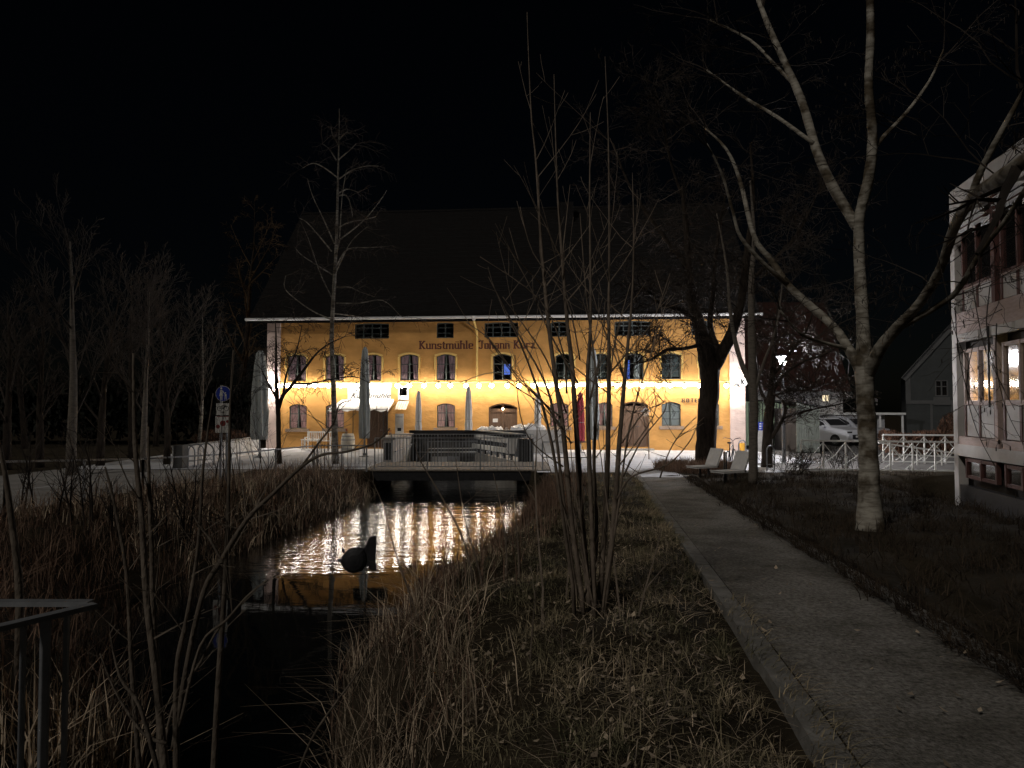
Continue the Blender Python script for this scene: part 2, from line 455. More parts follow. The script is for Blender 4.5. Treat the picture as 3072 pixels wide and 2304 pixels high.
def tag(o, label, cat, group=None):
    o["label"] = label; o["category"] = cat
    if group: o["group"] = group
    return o
def thing(name, label, cat, loc=(0, 0, 0), rz=0.0, group=None):
    o = bpy.data.objects.new(name, None)
    o.empty_display_size = 0.2
    COL.objects.link(o); o.location = loc; o.rotation_euler = (0, 0, rz)
    return tag(o, label, cat, group)
def struct(o): o["kind"] = "structure"; return o
def dup(o, parent=None, loc=None, rz=None, scale=None):
    c = o.copy(); COL.objects.link(c); c.parent = parent
    if loc is not None: c.location = loc
    if rz is not None: c.rotation_euler = (0, 0, rz)
    if scale is not None: c.scale = scale if hasattr(scale, '__len__') else (scale,)*3
    for ch in list(o.children): dup(ch, c)
    return c
def np_obj(name, verts, faces, m, parent=None, kind=None):
    me = bpy.data.meshes.new(name)
    nv, nf, k = len(verts), len(faces), faces.shape[1]
    me.vertices.add(nv); me.vertices.foreach_set("co", np.ascontiguousarray(verts, dtype=np.float32).ravel())
    me.loops.add(nf * k); me.loops.foreach_set("vertex_index", np.ascontiguousarray(faces, dtype=np.int32).ravel())
    me.polygons.add(nf)
    me.polygons.foreach_set("loop_start", np.arange(0, nf * k, k, dtype=np.int32))
    me.update(calc_edges=True)
    me.materials.append(M[m])
    o = bpy.data.objects.new(name, me); COL.objects.link(o)
    if parent is not None: o.parent = parent
    if kind: o["kind"] = kind
    return o

# ================================================================== THE SETTING
def axis(*segs):
    out = []
    for a, b, st in segs:
        out += list(np.arange(a, b - 1e-6, st))
    out.append(segs[-1][1])
    return np.array(out)
gx = axis((-140, -40, 10), (-40, -14, 2), (-14, -7, .5), (-7, 3.6, .16), (3.6, 8, .3), (8, 18, .5), (18, 40, 2), (40, 140, 10))
gy = axis((-12, 0, 1.5), (0, 2.4, .4), (2.4, 16, .16), (16, 25, .25), (25, 35, .3), (35, 60, 3), (60, 180, 12))
GX, GY = np.meshgrid(gx, gy)
GZ = ground(GX, GY)
nx, ny = len(gx), len(gy)
idx = np.arange(nx * ny).reshape(ny, nx)
fc = np.stack([idx[:-1, :-1].ravel(), idx[:-1, 1:].ravel(), idx[1:, 1:].ravel(), idx[1:, :-1].ravel()], 1)
terrain = np_obj("ground", np.stack([GX.ravel(), GY.ravel(), GZ.ravel()], 1), fc, 'earth', kind="structure")
terrain.data.shade_smooth()

M['water'] = water_mat()
wb = B()
ys = list(np.arange(-1, 34.01, 1.0))
for a, b in zip(ys[:-1], ys[1:]):
    wb.quad((float(xl(a)) - .5, a, WATER), (float(xr(a)) + .5, a, WATER), (float(xr(b)) + .5, b, WATER), (float(xl(b)) - .5, b, WATER))
struct(wb.build("stream_water", 'water'))

# footpath with kerb stones
pb = B()
py = list(np.arange(-2, 22.41, 0.4))
for a, b in zip(py[:-1], py[1:]):
    pb.quad((PL0 + PLS*a, a, bz(a)), (PL0 + PLS*a + PW, a, bz(a)), (PL0 + PLS*b + PW, b, bz(b)), (PL0 + PLS*b, b, bz(b)))
footpath = struct(pb.build("footpath", 'path'))
rk = random.Random(3)
for side in (0, 1):
    y = 0.2
    while y < 22.0:
        L = 0.98
        x0 = (PL0 - KW / 2 - .03) if side == 0 else (PL0 + PW + KW / 2 + .03)
        a = Vector((x0 + PLS*y, y, bz(y) - 0.03 + rk.uniform(-.004, .006)))
        b = Vector((x0 + PLS*(y+L-.012), y + L - .012, bz(y + L) - 0.03 + rk.uniform(-.004, .006)))
        B().beam(a, b, KW - .012, 0.13).build("kerb_stone", 'kerb', footpath)
        y += L

# paved yard in front of the mill and the lane on the left
def sheet(name, polys, m, z=0.012):
    b = B()
    for p in polys: b.poly([(x, y, z + (bz(y) if y < 22 else 0)) for x, y in p])
    return struct(b.build(name, m))
yard = B()
for x0, x1, y0, y1 in ((-16, -5.0, 25.2, 34.2), (-16, 12.2, 34.2, 38.2), (0.85, 9.3, 24.0, 34.2), (3.85, 5.5, 22.3, 24.0), (9.3, 12.2, 28, 34.2)):
    yard.quad((x0, y0, .012), (x1, y0, .012), (x1, y1, .012), (x0, y1, .012))
struct(yard.build("yard", 'asphalt'))
yard = B()
for x0, x1, y0, y1 in ((9.3, 30, 24.8, 28), (12.2, 30, 28, 62)):
    yard.quad((x0, y0, .011), (x1, y0, .011), (x1, y1, .011), (x0, y1, .011))
struct(yard.build("car_park", 'darkasphalt'))
lane = B()
ly = list(np.arange(4, 25.21, .6))
def lane_x(y): return (-9.3 + 0.02*(y-13) - max(0, 12-y)*0.05, -17.5 + (y-13)*0.12)
for a, b in zip(ly[:-1], ly[1:]):
    (r0, l0), (r1, l1) = lane_x(a), lane_x(b)
    lane.quad((l0, a, bz(a)+.012), (r0, a, bz(a)+.012), (r1, b, bz(b)+.012), (l1, b, bz(b)+.012))
struct(lane.build("lane", 'road'))
for i, (pts) in enumerate([
    [G(60, 1462, .22), G(330, 1428, .15), G(560, 1395, .03)],
    [G(590, 1405, .02), G(760, 1372, .02), G(860, 1368, .02)],
    [G(985, 1409, .02), G(1045, 1407, .02)],
    [G(1020, 1387, .03), G(1080, 1388, .03), G(1135, 1384, .03)]]):
    sb = B(); r2 = random.Random(i)
    P = []
    for a, b in zip(pts[:-1], pts[1:]):
        for k in range(14): P.append(a.lerp(b, k / 14))
    up, dn = [], []
    for k, p in enumerate(P):
        w = 0.10 + 0.16 * r2.random()
        z = max(gz(p.x, p.y), 0.012 + (bz(p.y) if p.y < 22 else 0)) + .018
        up.append((p.x, p.y + w, z)); dn.append((p.x, p.y - w, z))
    for k in range(len(P) - 1): sb.quad(dn[k], dn[k+1], up[k+1], up[k])
    o = sb.build("snow_patch", 'snow'); o["kind"] = "stuff"

# ================================================================== THE MILL
A = Vector(((801 - 1536) / F * 38.1, 38.1, 0)); Bc = Vector(((2235 - 1536) / F * 36.0, 36.0, 0))
MU = (Bc - A).normalized(); ML_LEN = (Bc - A).length
MN = Vector((-MU.y, MU.x, 0))
mill = thing("mill_building", "long yellow plastered mill with dark tiled roof and painted red lettering", "building", A, math.atan2(MU.y, MU.x))
def ml(px, py, off=0.0):
    d = ray(px, py); o = Vector((0, 0, EYE))
    t = (A - MN * off - o).dot(MN) / d.dot(MN)
    p = o + d * t - A
    return p.dot(MU), p.z
def mw(lx, off, z):                      # mill-local to world (off = metres in front of the wall)
    return A + MU * lx - MN * off + Vector((0, 0, z))
EAVE = 6.82
PIL_L = ml(840, 1250)[0]; PIL_R = ml(2190, 1250)[0]
openings = []
def opening(x0, x1, y0, y1, rise, kind, **k):
    a, _ = ml(x0, (y0+y1)/2); b, _ = ml(x1, (y0+y1)/2)
    zt = ml((x0+x1)/2, y0)[1]; zb = max(ml((x0+x1)/2, y1)[1], 0.06)
    openings.append(dict(x0=a, x1=b, z0=zb, z1=zt, rise=rise, kind=kind, **k))
for (x0, x1, y0, y1) in ((1063, 1167, 968, 1016), (1309, 1361, 966, 1014), (1453, 1555, 965, 1012), (1652, 1703, 963, 1010), (1844, 1951, 961, 1007), (2075, 2125, 959, 1005)):
    opening(x0, x1, y0 + 1, y1, 0.05, 'attic')
for (x0, x1) in ((862, 918), (976, 1032), (1094, 1144), (1200, 1255), (1309, 1366), (1479, 1535), (1666, 1720), (1775, 1829), (1876, 1931), (1986, 2043), (2098, 2152)):
    t = (x0 - 860) / 1300
    opening(x0, x1, 1064 - 5*t, 1143 - 6*t, 0.13, 'upper')
for (x0, x1) in ((866, 920), (976, 1032), (1310, 1365), (1650, 1706), (1790, 1838), (1985, 2043), (2102, 2158)):
    t = (x0 - 860) / 1300
    opening(x0, x1, 1212 - 7*t, 1286 - 9*t, 0.14, 'ground')
opening(1100, 1164, 1226, 1346, 0.0, 'entrance')
opening(1465, 1552, 1210, 1352, 0.22, 'gate')
opening(1862, 1945, 1205, 1341, 0.17, 'bigdoor')

def arch_pts(o, n=8, dx=0.0, dz=0.0):
    x0, x1, z1, r = o['x0'] - dx, o['x1'] + dx, o['z1'] + dz, o['rise']
    pts = []
    for i in range(n + 1):
        t = i / n
        pts.append((lerp(x0, x1, t), z1 - r * (2*t - 1)**2))
    return pts
def wall_with_holes(b, xa, xb, za, zb, ops, y=0.0, reveal=0.20):
    xs = sorted({xa, xb, *[o['x0'] for o in ops], *[o['x1'] for o in ops]})
    zs = sorted({za, zb, *[o['z0'] for o in ops], *[o['z1'] for o in ops]})
    for i in range(len(xs) - 1):
        for j in range(len(zs) - 1):
            cx, cz = (xs[i]+xs[i+1])/2, (zs[j]+zs[j+1])/2
            if any(o['x0'] < cx < o['x1'] and o['z0'] < cz < o['z1'] for o in ops): continue
            b.quad((xs[i], y, zs[j]), (xs[i+1], y, zs[j]), (xs[i+1], y, zs[j+1]), (xs[i], y, zs[j+1]))
    for o in ops:
        ap = arch_pts(o)
        for (p, q) in zip(ap[:-1], ap[1:]):
            if o['rise'] > 0:
                b.quad((p[0], y, p[1]), (q[0], y, q[1]), (q[0], y, o['z1']), (p[0], y, o['z1']))
            b.quad((p[0], y, p[1]), (p[0], y+reveal, p[1]), (q[0], y+reveal, q[1]), (q[0], y, q[1]))
        for x, s in ((o['x0'], 1), (o['x1'], -1)):
            zt = o['z1'] - o['rise']
            q = [(x, y, o['z0']), (x, y+reveal, o['z0']), (x, y+reveal, zt), (x, y, zt)]
            b.quad(*(q if s > 0 else q[::-1]))
        b.quad((o['x0'], y, o['z0']), (o['x1'], y, o['z0']), (o['x1'], y+reveal, o['z0']), (o['x0'], y+reveal, o['z0']))
wb = B()
wall_with_holes(wb, PIL_L, PIL_R, -0.1, EAVE, openings)
wb.build("front_wall", 'yellow', mill)
DEP = 14.0
B().box(0, PIL_L - .002, -0.06, 0.3, -0.1, EAVE).build("corner_pilaster", 'pink', mill)
B().box(PIL_R + .002, ML_LEN, -0.06, 0.3, -0.1, EAVE).build("corner_pilaster", 'pink', mill)
sw = B()
sw.prism([(0, 0)], 0, 0) if False else None
for x in (0.02, ML_LEN - .02):
    sw = B().poly([(x, .3, -.1), (x, DEP, -.1), (x, DEP, EAVE), (x, DEP/2, EAVE + 7.0), (x, .3, EAVE)])
    sw.build("gable_wall", 'pink', mill)
sw = B()
sw.quad((0, DEP, -.1), (ML_LEN, DEP, -.1), (ML_LEN, DEP, EAVE), (0, DEP, EAVE))
sw.build("back_wall", 'pink', mill)
B().box(0.3, ML_LEN-.3, 1.6, 1.65, 0, EAVE).build("room_backing", 'room', mill)
fl = B()
fl.box(0.3, ML_LEN-.3, 0.3, 1.6, 3.42, 3.5); fl.box(.3, ML_LEN-.3, .3, 1.6, 5.45, 5.5)
fl.build("floor_slab", 'room', mill)
# roof
RIDGE = W(1300, 657, 44.6).z
ov0 = ml(755, 960)[0]; ov1 = ml(2275, 950)[0]
rb = B()
slope = (RIDGE - EAVE) / (DEP / 2)
courses = 26
for i in range(courses):                       # stepped tile courses
    y0 = -0.55 + (DEP/2 + .55) * i / courses; y1 = -0.55 + (DEP/2 + .55) * (i+1) / courses
    z0 = EAVE + y0*slope + .42; z1 = EAVE + y1*slope + .42
    rb.quad((ov0, y0, z0 + .05), (ov1, y0, z0 + .05), (ov1, y1, z1 + .012), (ov0, y1, z1 + .012))
    rb.quad((ov0, y0, z0 - .02), (ov1, y0, z0 - .02), (ov1, y0, z0 + .05), (ov0, y0, z0 + .05))
rb.quad((ov0, DEP/2, RIDGE + .42), (ov1, DEP/2, RIDGE + .42), (ov1, DEP + .5, EAVE + .1), (ov0, DEP + .5, EAVE + .1))
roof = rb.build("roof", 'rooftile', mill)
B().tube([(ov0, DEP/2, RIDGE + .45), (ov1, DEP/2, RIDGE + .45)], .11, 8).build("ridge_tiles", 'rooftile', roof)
B().box(ML_LEN*.62, ML_LEN*.62 + .9, DEP/2 - 1.2, DEP/2 - .5, RIDGE - 1.2, RIDGE + .5).build("chimney", 'rooftile', roof)
so = B()
so.quad((ov0, -.56, EAVE + .06), (ov1, -.56, EAVE + .06), (ov1, 0.0, EAVE + .16), (ov0, 0.0, EAVE + .16))
so.quad((ov0, -.56, EAVE + .06), (ov1, -.56, EAVE + .06), (ov1, -.56, EAVE - .01 - slope*.0), (ov0, -.56, EAVE - .01))
so.build("soffit", 'brownwood', roof)
gut = B().tube([(ov0 - .05, -.64, EAVE + .03), (ov1 + .05, -.64, EAVE + .03)], .075, 8)
gutter = gut.build("gutter", 'gutter', mill)
dpx = ml(1432, 1050)[0]
B().tube([(dpx - .10, -.62, EAVE - .02), (dpx - .10, -.58, EAVE - .16), (dpx - .02, -.16, EAVE - .62), (dpx, -.11, EAVE - .8), (dpx, -.11, 3.62)], .055, 8).build("downpipe", 'trim', gutter)
B().lathe([(.06, -.12), (.16, .06), (.16, .09)], 10, (dpx - .10, -.62, EAVE - .02)).build("hopper", 'gutter', gutter)
# ledge and awning cassettes
lz = ml(1500, 1150)[1]
B().box(PIL_L + .01, PIL_R - .01, -.10, .004, lz + .03, lz + .09).build("ledge", 'trim', mill)
for a, b in ((846, 1176), (1592, 2110)):
    a, b = ml(a, 1155)[0], ml(b, 1155)[0]
    tag(B().box(0, b - a, -.062, 0, -.20, 0).build("awning_cassette", 'white'), "white box of a rolled-up awning above the mill " + ("entrance" if a < 8 else "hotel door"), "awning").location = mw(a, 0.01, lz + .015)
    o = bpy.data.objects[-1] if False else None
for o in [o for o in COL.objects if o.name.startswith("awning_cassette")]:
    o.rotation_euler = mill.rotation_euler

# window builders -------------------------------------------------------------
def frame_boxes(b, o, y, t, cols, rows, rowpos=None):
    x0, x1, z0 = o['x0'], o['x1'], o['z0']
    zt = o['z1'] - o['rise']
    b.box(x0, x0 + t, y, y + .06, z0, zt); b.box(x1 - t, x1, y, y + .06, z0, zt)
    b.box(x0 + t, x1 - t, y, y + .06, z0, z0 + t)
    ap = arch_pts(o)
    for (p, q) in zip(ap[:-1], ap[1:]):
        n = len(b.v)
        b.v += [(p[0], y, p[1]), (q[0], y, q[1]), (q[0], y, q[1] - t), (p[0], y, p[1] - t)]
        b.f.append((n+3, n+2, n+1, n))
        b.quad((p[0], y, p[1]-t), (p[0], y+.06, p[1]-t), (q[0], y+.06, q[1]-t), (q[0], y, q[1]-t))
    for i in range(1, cols):
        x = lerp(x0, x1, i / cols)
        b.box(x - t*.55, x + t*.55, y - .006, y + .05, z0 + t, o['z1'] - t*.6 - o['rise'] * (2*i/cols - 1)**2)
    for r in (rowpos or []):
        z = lerp(z0, o['z1'], r)
        for i in range(cols):
            xa = lerp(x0, x1, i / cols) + (t if i == 0 else t*.55); xb = lerp(x0, x1, (i+1)/cols) - (t if i == cols-1 else t*.55)
            b.box(xa, xb, y - .003, y + .05, z - t*.35, z + t*.35)
def panes(o, y, cols, rowpos, parent, m):
    rp = [0] + list(rowpos) + [1]
    for i in range(cols):
        for j in range(len(rp) - 1):
            xa, xb = lerp(o['x0'], o['x1'], i/cols) + .02, lerp(o['x0'], o['x1'], (i+1)/cols) - .02
            za, zb = lerp(o['z0'], o['z1'], rp[j]) + .015, lerp(o['z0'], o['z1'], rp[j+1]) - .015
            if j == len(rp) - 2:
                def top(x): return o['z1'] - o['rise'] * (2*(x - o['x0'])/(o['x1'] - o['x0']) - 1)**2 - .03
                pts = [(xa, za), (xb, za)] + [(lerp(xb, xa, k/4), top(lerp(xb, xa, k/4))) for k in range(5)]
            else: pts = [(xa, za), (xb, za), (xb, zb), (xa, zb)]
            B().poly([(x, y, z) for x, z in pts]).build("pane", m, parent)
def curtain(x0, x1, z0, z1, y, parent, m='curtain', seed=0, gather=True):
    b = B(); r = random.Random(seed); n = 14
    ph = r.random() * 6
    top, bot = [], []
    for i in range(n + 1):
        t = i / n; x = lerp(x0, x1, t)
        yy = y + .03 * math.sin(t * 22 + ph) + .015 * math.sin(t * 51)
        top.append((x, yy, z1)); xb = lerp(x, x0, .25) if gather else x
        bot.append((xb, yy, z0))
    for i in range(n): b.quad(bot[i], bot[i+1], top[i+1], top[i])
    b.build("curtain", m, parent)
wi = 0
for o in openings:
    k = o['kind']; wi += 1
    if k in ('attic', 'upper', 'ground'):
        b = B()
        wide = o['x1'] - o['x0']
        cols = 4 if (k == 'attic' and wide > 1.4) else 2
        rows = {'attic': (.33, .66), 'upper': (.62,), 'ground': (.60,)}[k]
        frame_boxes(b, o, .11, .055 if k != 'attic' else .06, cols, None, rows)
        if k in ('upper', 'ground'):
            for i in range(cols):                       # thin glazing bar
                xa = lerp(o['x0'], o['x1'], i/cols) + .05; xb = lerp(o['x0'], o['x1'], (i+1)/cols) - .05
                z = lerp(o['z0'], o['z1'], .30); b.box(xa, xb, .115, .145, z - .012, z + .012)
        w = b.build("window", 'frame', mill)
        hotel = (k == 'ground' and o['x0'] > ml(1960, 1250)[0])
        panes(o, .15, cols, rows, w, 'glass')
        if k == 'ground':
            B().box(o['x0'] - .14, o['x1'] + .14, -.10, .05, o['z0'] - .17, o['z0'] - .002).build("sill", 'sill', w)
            if hotel:
                B().box(o['x0'] + .03, o['x1'] - .03, .22, .23, o['z0'], o['z1'] - .05).build("blind", 'blind', w)
            else:
                xm = (o['x0'] + o['x1'])/2
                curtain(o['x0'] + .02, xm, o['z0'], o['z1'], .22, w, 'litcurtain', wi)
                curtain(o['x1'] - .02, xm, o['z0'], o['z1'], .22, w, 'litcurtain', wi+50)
        if k == 'upper':
            ap = arch_pts(o, 10, .02, .0); ap2 = arch_pts(o, 10, .11, .09)
            hb = B()
            for i in range(10):
                p, q, p2, q2 = ap[i], ap[i+1], ap2[i], ap2[i+1]
                hb.quad((p[0], -.045, p[1]), (q[0], -.045, q[1]), (q2[0], -.045, q2[1]), (p2[0], -.045, p2[1]))
                hb.quad((p[0], -.045, p[1]), (p[0], .0, p[1]), (q[0], .0, q[1]), (q[0], -.045, q[1]))
                hb.quad((p2[0], -.045, p2[1]), (q2[0], -.045, q2[1]), (q2[0], .0, q2[1]), (p2[0], .0, p2[1]))
            zt = o['z1'] - o['rise']; zl = lerp(o['z0'], o['z1'], .42)
            hb.box(o['x0'] - .11, o['x0'] - .02, -.045, .0, zl, zt - .003); hb.box(o['x1'] + .02, o['x1'] + .11, -.045, .0, zl, zt - .003)
            hb.box(o['x0'] - .055, o['x0'] - .02, -.04, .0, o['z0'], zl - .003); hb.box(o['x1'] + .02, o['x1'] + .055, -.04, .0, o['z0'], zl - .003)
            hb.build("hood_moulding", 'trim', w)
            px = o['x0']
            if abs(px - ml(1479, 1100)[0]) < .1:
                B().box(lerp(o['x0'], o['x1'], .56), lerp(o['x0'], o['x1'], .88), .34, .36, lerp(o['z0'], o['z1'], .22), lerp(o['z0'], o['z1'], .62)).build("lit_screen", 'bluelit', w)
            elif abs(px - ml(1876, 1100)[0]) < .1:
                B().box(lerp(o['x0'], o['x1'], .08), lerp(o['x0'], o['x1'], .26), .34, .36, lerp(o['z0'], o['z1'], .05), lerp(o['z0'], o['z1'], .75)).build("lit_screen", 'bluelit', w)
                curtain(o['x0'] + wide*.55, o['x1'] - .02, o['z0'], o['z1'], .32, w, 'fabric', wi)
            elif px < ml(1260, 1100)[0] or px < ml(1330, 1100)[0]:
                xm = (o['x0'] + o['x1'])/2
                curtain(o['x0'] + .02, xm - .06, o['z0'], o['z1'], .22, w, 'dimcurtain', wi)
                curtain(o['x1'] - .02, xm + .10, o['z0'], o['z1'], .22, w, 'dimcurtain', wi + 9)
            else:
                B().box(o['x0'] + .02, o['x1'] - .02, .24, .25, lerp(o['z0'], o['z1'], .1), o['z1'] - .1).build("blind", 'frame', w)
        if k == 'attic':
            B().box(o['x0'] + .08, o['x1'] - .08, .5, .52, lerp(o['z0'], o['z1'], .70), lerp(o['z0'], o['z1'], .78)).build("roof_beam", 'blind', w)
            B().box(o['x0'] + wide*.5, o['x1'] - .08, .42, .44, lerp(o['z0'], o['z1'], .22), lerp(o['z0'], o['z1'], .28)).build("shelf", 'white', w)
    else:
        b = B(); t = .08
        x0, x1, z0, z1 = o['x0'], o['x1'], o['z0'], o['z1']
        frame_boxes(b, o, .10, .08, 2, None, (.82,) if k != 'entrance' else (.9,))
        d = b.build("door", 'brownwood', mill)
        zt = lerp(z0, z1, .80 if k != 'entrance' else .88)
        xm = (x0+x1)/2
        for a, c in ((x0 + t, xm - .05), (xm + .05, x1 - t)):
            leaf = B().box(a, c, .15, .19, z0 + t, z1 - o['rise'] - .05)
            if k == 'entrance':
                for z in (.12, .32, .44, .56, .74):
                    leaf.box(a + .07, c - .07, .135, .15, lerp(z0, z1, z), lerp(z0, z1, z) + .16)
            else:
                for z in (.08, .45):
                    leaf.box(a + .10, c - .10, .14, .15, lerp(z0, z1, z), lerp(z0, z1, z + .28))
            leaf.build("door_leaf", 'brownwood', d)
        B().beam((xm + .12, .10, lerp(z0, z1, .45)), (xm + .24, .10, lerp(z0, z1, .45)), .025, .03).build("handle", 'chrome', d)
        if k == 'gate':
            B().box(x0 + .22, x0 + .48, .128, .134, lerp(z0, z1, .58), lerp(z0, z1, .66) ).build("notice", 'plastic', d)
            B().lathe([(.012, 0), (.04, .03), (.04, .07), (.012, .10)], 10, (xm, .04, z1 - .34)).build("lamp_bulb", 'warmbulb', d)
        if k == 'bigdoor':
            B().box(x0 - .05, x1 + .25, -.5, .02, .014, .10).build("door_step", 'concrete', d)

# stroke lettering ------------------------------------------------------------
GL = {
'K': (.84, [((.15,0),(.15,1)), ((0,.06),(.33,.06)), ((0,.94),(.33,.94)), ((.2,.45),(.6,.95)), ((.26,.56),(.64,.05)), ((.48,.94),(.76,.94)), ((.5,.06),(.8,.06))]),
'u': (.66, [((.1,.66),(.1,.05)), ((.1,.07),(.46,.07)), ((.48,0),(.48,.66)), ((-.02,.62),(.14,.62)), ((.36,.62),(.5,.62)), ((.48,.05),(.62,.05))]),
'n': (.66, [((.1,0),(.1,.66)), ((.1,.6),(.46,.6)), ((.48,.62),(.48,0)), ((-.02,.05),(.22,.05)), ((.37,.05),(.61,.05)), ((-.02,.62),(.1,.62))]),
'm': (1.02, [((.1,0),(.1,.66)), ((.1,.6),(.84,.6)), ((.47,.62),(.47,0)), ((.84,.62),(.84,0)), ((-.02,.05),(.22,.05)), ((.36,.05),(.58,.05)), ((.73,.05),(.97,.05))]),
's': (.58, [((.47,.6),(.08,.6)), ((.1,.62),(.1,.33)), ((.1,.35),(.45,.30)), ((.44,.34),(.44,.05)), ((.46,.05),(.05,.05)), ((.05,.05),(.05,.18)), ((.47,.6),(.47,.48))]),
't': (.46, [((.2,.88),(.2,.05)), ((.03,.62),(.4,.62)), ((.2,.05),(.42,.05))]),
'h': (.66, [((.1,0),(.1,1)), ((-.02,.95),(.1,.95)), ((.1,.6),(.46,.6)), ((.48,.62),(.48,0)), ((-.02,.05),(.22,.05)), ((.37,.05),(.61,.05)), ((.1,.93),(.28,.93))]),
'l': (.34, [((.13,0),(.13,1)), ((0,.95),(.13,.95)), ((0,.05),(.28,.05))]),
'e': (.62, [((.5,.33),(.1,.33)), ((.49,.34),(.49,.6)), ((.52,.6),(.08,.6)), ((.1,.62),(.1,.05)), ((.08,.05),(.52,.05))]),
'J': (.70, [((.42,.95),(.42,.1)), ((.46,.06),(.1,.06)), ((.08,.05),(.08,.22)), ((.08,.94),(.62,.94)), ((.08,.94),(.08,.80))]),
'o': (.64, [((.1,.64),(.1,.02)), ((.08,.6),(.5,.6)), ((.49,.64),(.49,.02)), ((.08,.06),(.5,.06))]),
'a': (.66, [((.08,.6),(.48,.6)), ((.48,.64),(.48,0)), ((.48,.33),(.1,.33)), ((.1,.36),(.1,.03)), ((.1,.06),(.46,.06)), ((.48,.05),(.6,.05))]),
'r': (.52, [((.1,0),(.1,.66)), ((.1,.6),(.44,.6)), ((.42,.63),(.42,.46)), ((-.02,.05),(.26,.05))]),
'z': (.58, [((.05,.6),(.5,.6)), ((.47,.6),(.08,.06)), ((.05,.06),(.5,.06)), ((.5,.06),(.5,.17))]),
' ': (.36, []),
'H': (.75, [((.08,0),(.08,1)), ((.55,0),(.55,1)), ((.08,.5),(.55,.5))]),
'O': (.80, [((.08,.06),(.08,.94)), ((.58,.06),(.58,.94)), ((.08,.06),(.58,.06)), ((.08,.94),(.58,.94))]),
'T': (.70, [((0,.94),(.6,.94)), ((.3,.9),(.3,0))]),
'E': (.65, [((.08,0),(.08,1)), ((.08,.94),(.5,.94)), ((.08,.5),(.44,.5)), ((.08,.06),(.5,.06))]),
'L': (.62, [((.08,0),(.08,1)), ((.08,.06),(.5,.06))]),
}
GL['\u00fc'] = (GL['u'][0], GL['u'][1] + [((.14,.84),(.26,.84)), ((.36,.84),(.48,.84))])
def strokes(b, ch, x, z, h, y, t):
    w, segs = GL[ch]
    for i, (p, q) in enumerate(segs):
        e = (Vector((q[0]-p[0], 0, q[1]-p[1]))).normalized() * 0.0
        yy = y - .0006 * i
        b.beam((x + p[0]*h, yy, z + p[1]*h), (x + q[0]*h, yy, z + q[1]*h), .008, t * (1.0 if abs(q[1]-p[1]) > abs(q[0]-p[0])*.5 else .62), up=(0, 1, 0)) if False else None
        d = Vector((q[0]-p[0], 0, q[1]-p[1])).normalized(); nrm = Vector((-d.z, 0, d.x))
        tt = t * (1.0 if abs(d.z) > .5 else .66) / 2
        P, Q = Vector((x + p[0]*h, yy, z + p[1]*h)), Vector((x + q[0]*h, yy, z + q[1]*h))
        pts = [P - nrm*tt, Q - nrm*tt, Q + nrm*tt, P + nrm*tt]
        n = len(b.v)
        b.v += [tuple(v) for v in pts] + [tuple(v + Vector((0, .004, 0))) for v in pts]
        b.f += [(n,n+1,n+2,n+3),(n,n+4,n+5,n+1),(n+1,n+5,n+6,n+2),(n+2,n+6,n+7,n+3),(n+3,n+7,n+4,n)]
    return w * h
def word(b, txt, x0, x1, z, h, y, t):
    tot = sum(GL[c][0] for c in txt) * h
    sx = (x1 - x0) / tot
    bb = B(); x = 0
    for c in txt: x += strokes(bb, c, x, 0, h, y, t)
    n = len(b.v)
    b.v += [(x0 + v[0]*sx, v[1], z + v[2]) for v in bb.v]
    b.f += [tuple(i + n for i in f) for f in bb.f]
for txt, pa, pb_ in (("Kunstm\u00fchle", 1257, 1421), ("Johann", 1436, 1531), ("Kurz", 1540, 1606)):
    z = ml((pa+pb_)/2, 1047 - (pa-1257)*.004)[1]
    b = B(); word(b, txt, ml(pa, 1040)[0], ml(pb_, 1040)[0], z, .44, -.006, .085)
    b.build("painted_lettering", 'lettering', mill)
hx = [ml(p, 1200)[0] for p in (2045, 2058.5, 2072, 2084, 2093.5)]
zH = ml(2070, 1207)[1]
for c, x in zip("HOTEL", hx):
    b = B(); strokes(b, c, 0, 0, .20, 0, .045)
    n = len(b.v); b.v += [(v[0], v[1] + .03, v[2]) for v in b.v[:n]]
    b.f += [tuple(i + n for i in f) for f in b.f]
    b.v = [(v[0] + x, v[1] - .11, v[2] + zH) for v in b.v]
    b.build("letter", 'ink', mill)

# string of bulbs along the wall ---------------------------------------------
sock = B().lathe([(.024, .070), (.032, .078), (.032, .16), (.016, .18)], 8)
bu = B().lathe([(.018, -.125), (.068, -.102), (.106, -.052), (.115, .0), (.100, .042), (.058, .070), (.028, .076)], 14)
lamp0 = thing("wall_bulb", "round white glowing bulb in the long row along the mill wall", "lamp", (0, 0, 0), 0, "bulbs in a row along the mill wall")
sock.build("socket", 'blacksteel', lamp0); bu.build("bulb", 'bulb', lamp0, smooth=True)
B().lathe([(.180, .094), (.172, .104), (.06, .138), (.034, .145)], 14).build("added_light_cap", 'blacksteel', lamp0)  # opaque cap added to hold bulb light off the upper wall
B().beam((0, 0.0, .17), (0, .60, .205), .018, .018).build("bracket", 'blacksteel', lamp0)
NL = 34
for i in range(NL):
    px = 833 + (2170 - 833) * i / (NL - 1) + (3 * math.sin(i * 2.3))
    lx = min(max(ml(px, 1153)[0], PIL_L + .1), PIL_R - .1)
    o = lamp0 if i == 0 else dup(lamp0)
    w_ = 0 if px < 1178 else (1 if px < 1590 else 2)
    o['label'] = ['round glowing bulb in the row under the awning box above the mill entrance', 'round glowing bulb in the row on bare yellow wall below the painted lettering', 'round glowing bulb in the row under the awning box above the hotel door'][w_]
    o['group'] = ['bulbs under the entrance awning box', 'bulbs on the bare wall between the awning boxes', 'bulbs under the hotel awning box'][w_]
    o.location = mw(lx, .60, ml(px, 1156, .6)[1]); o.rotation_euler = mill.rotation_euler
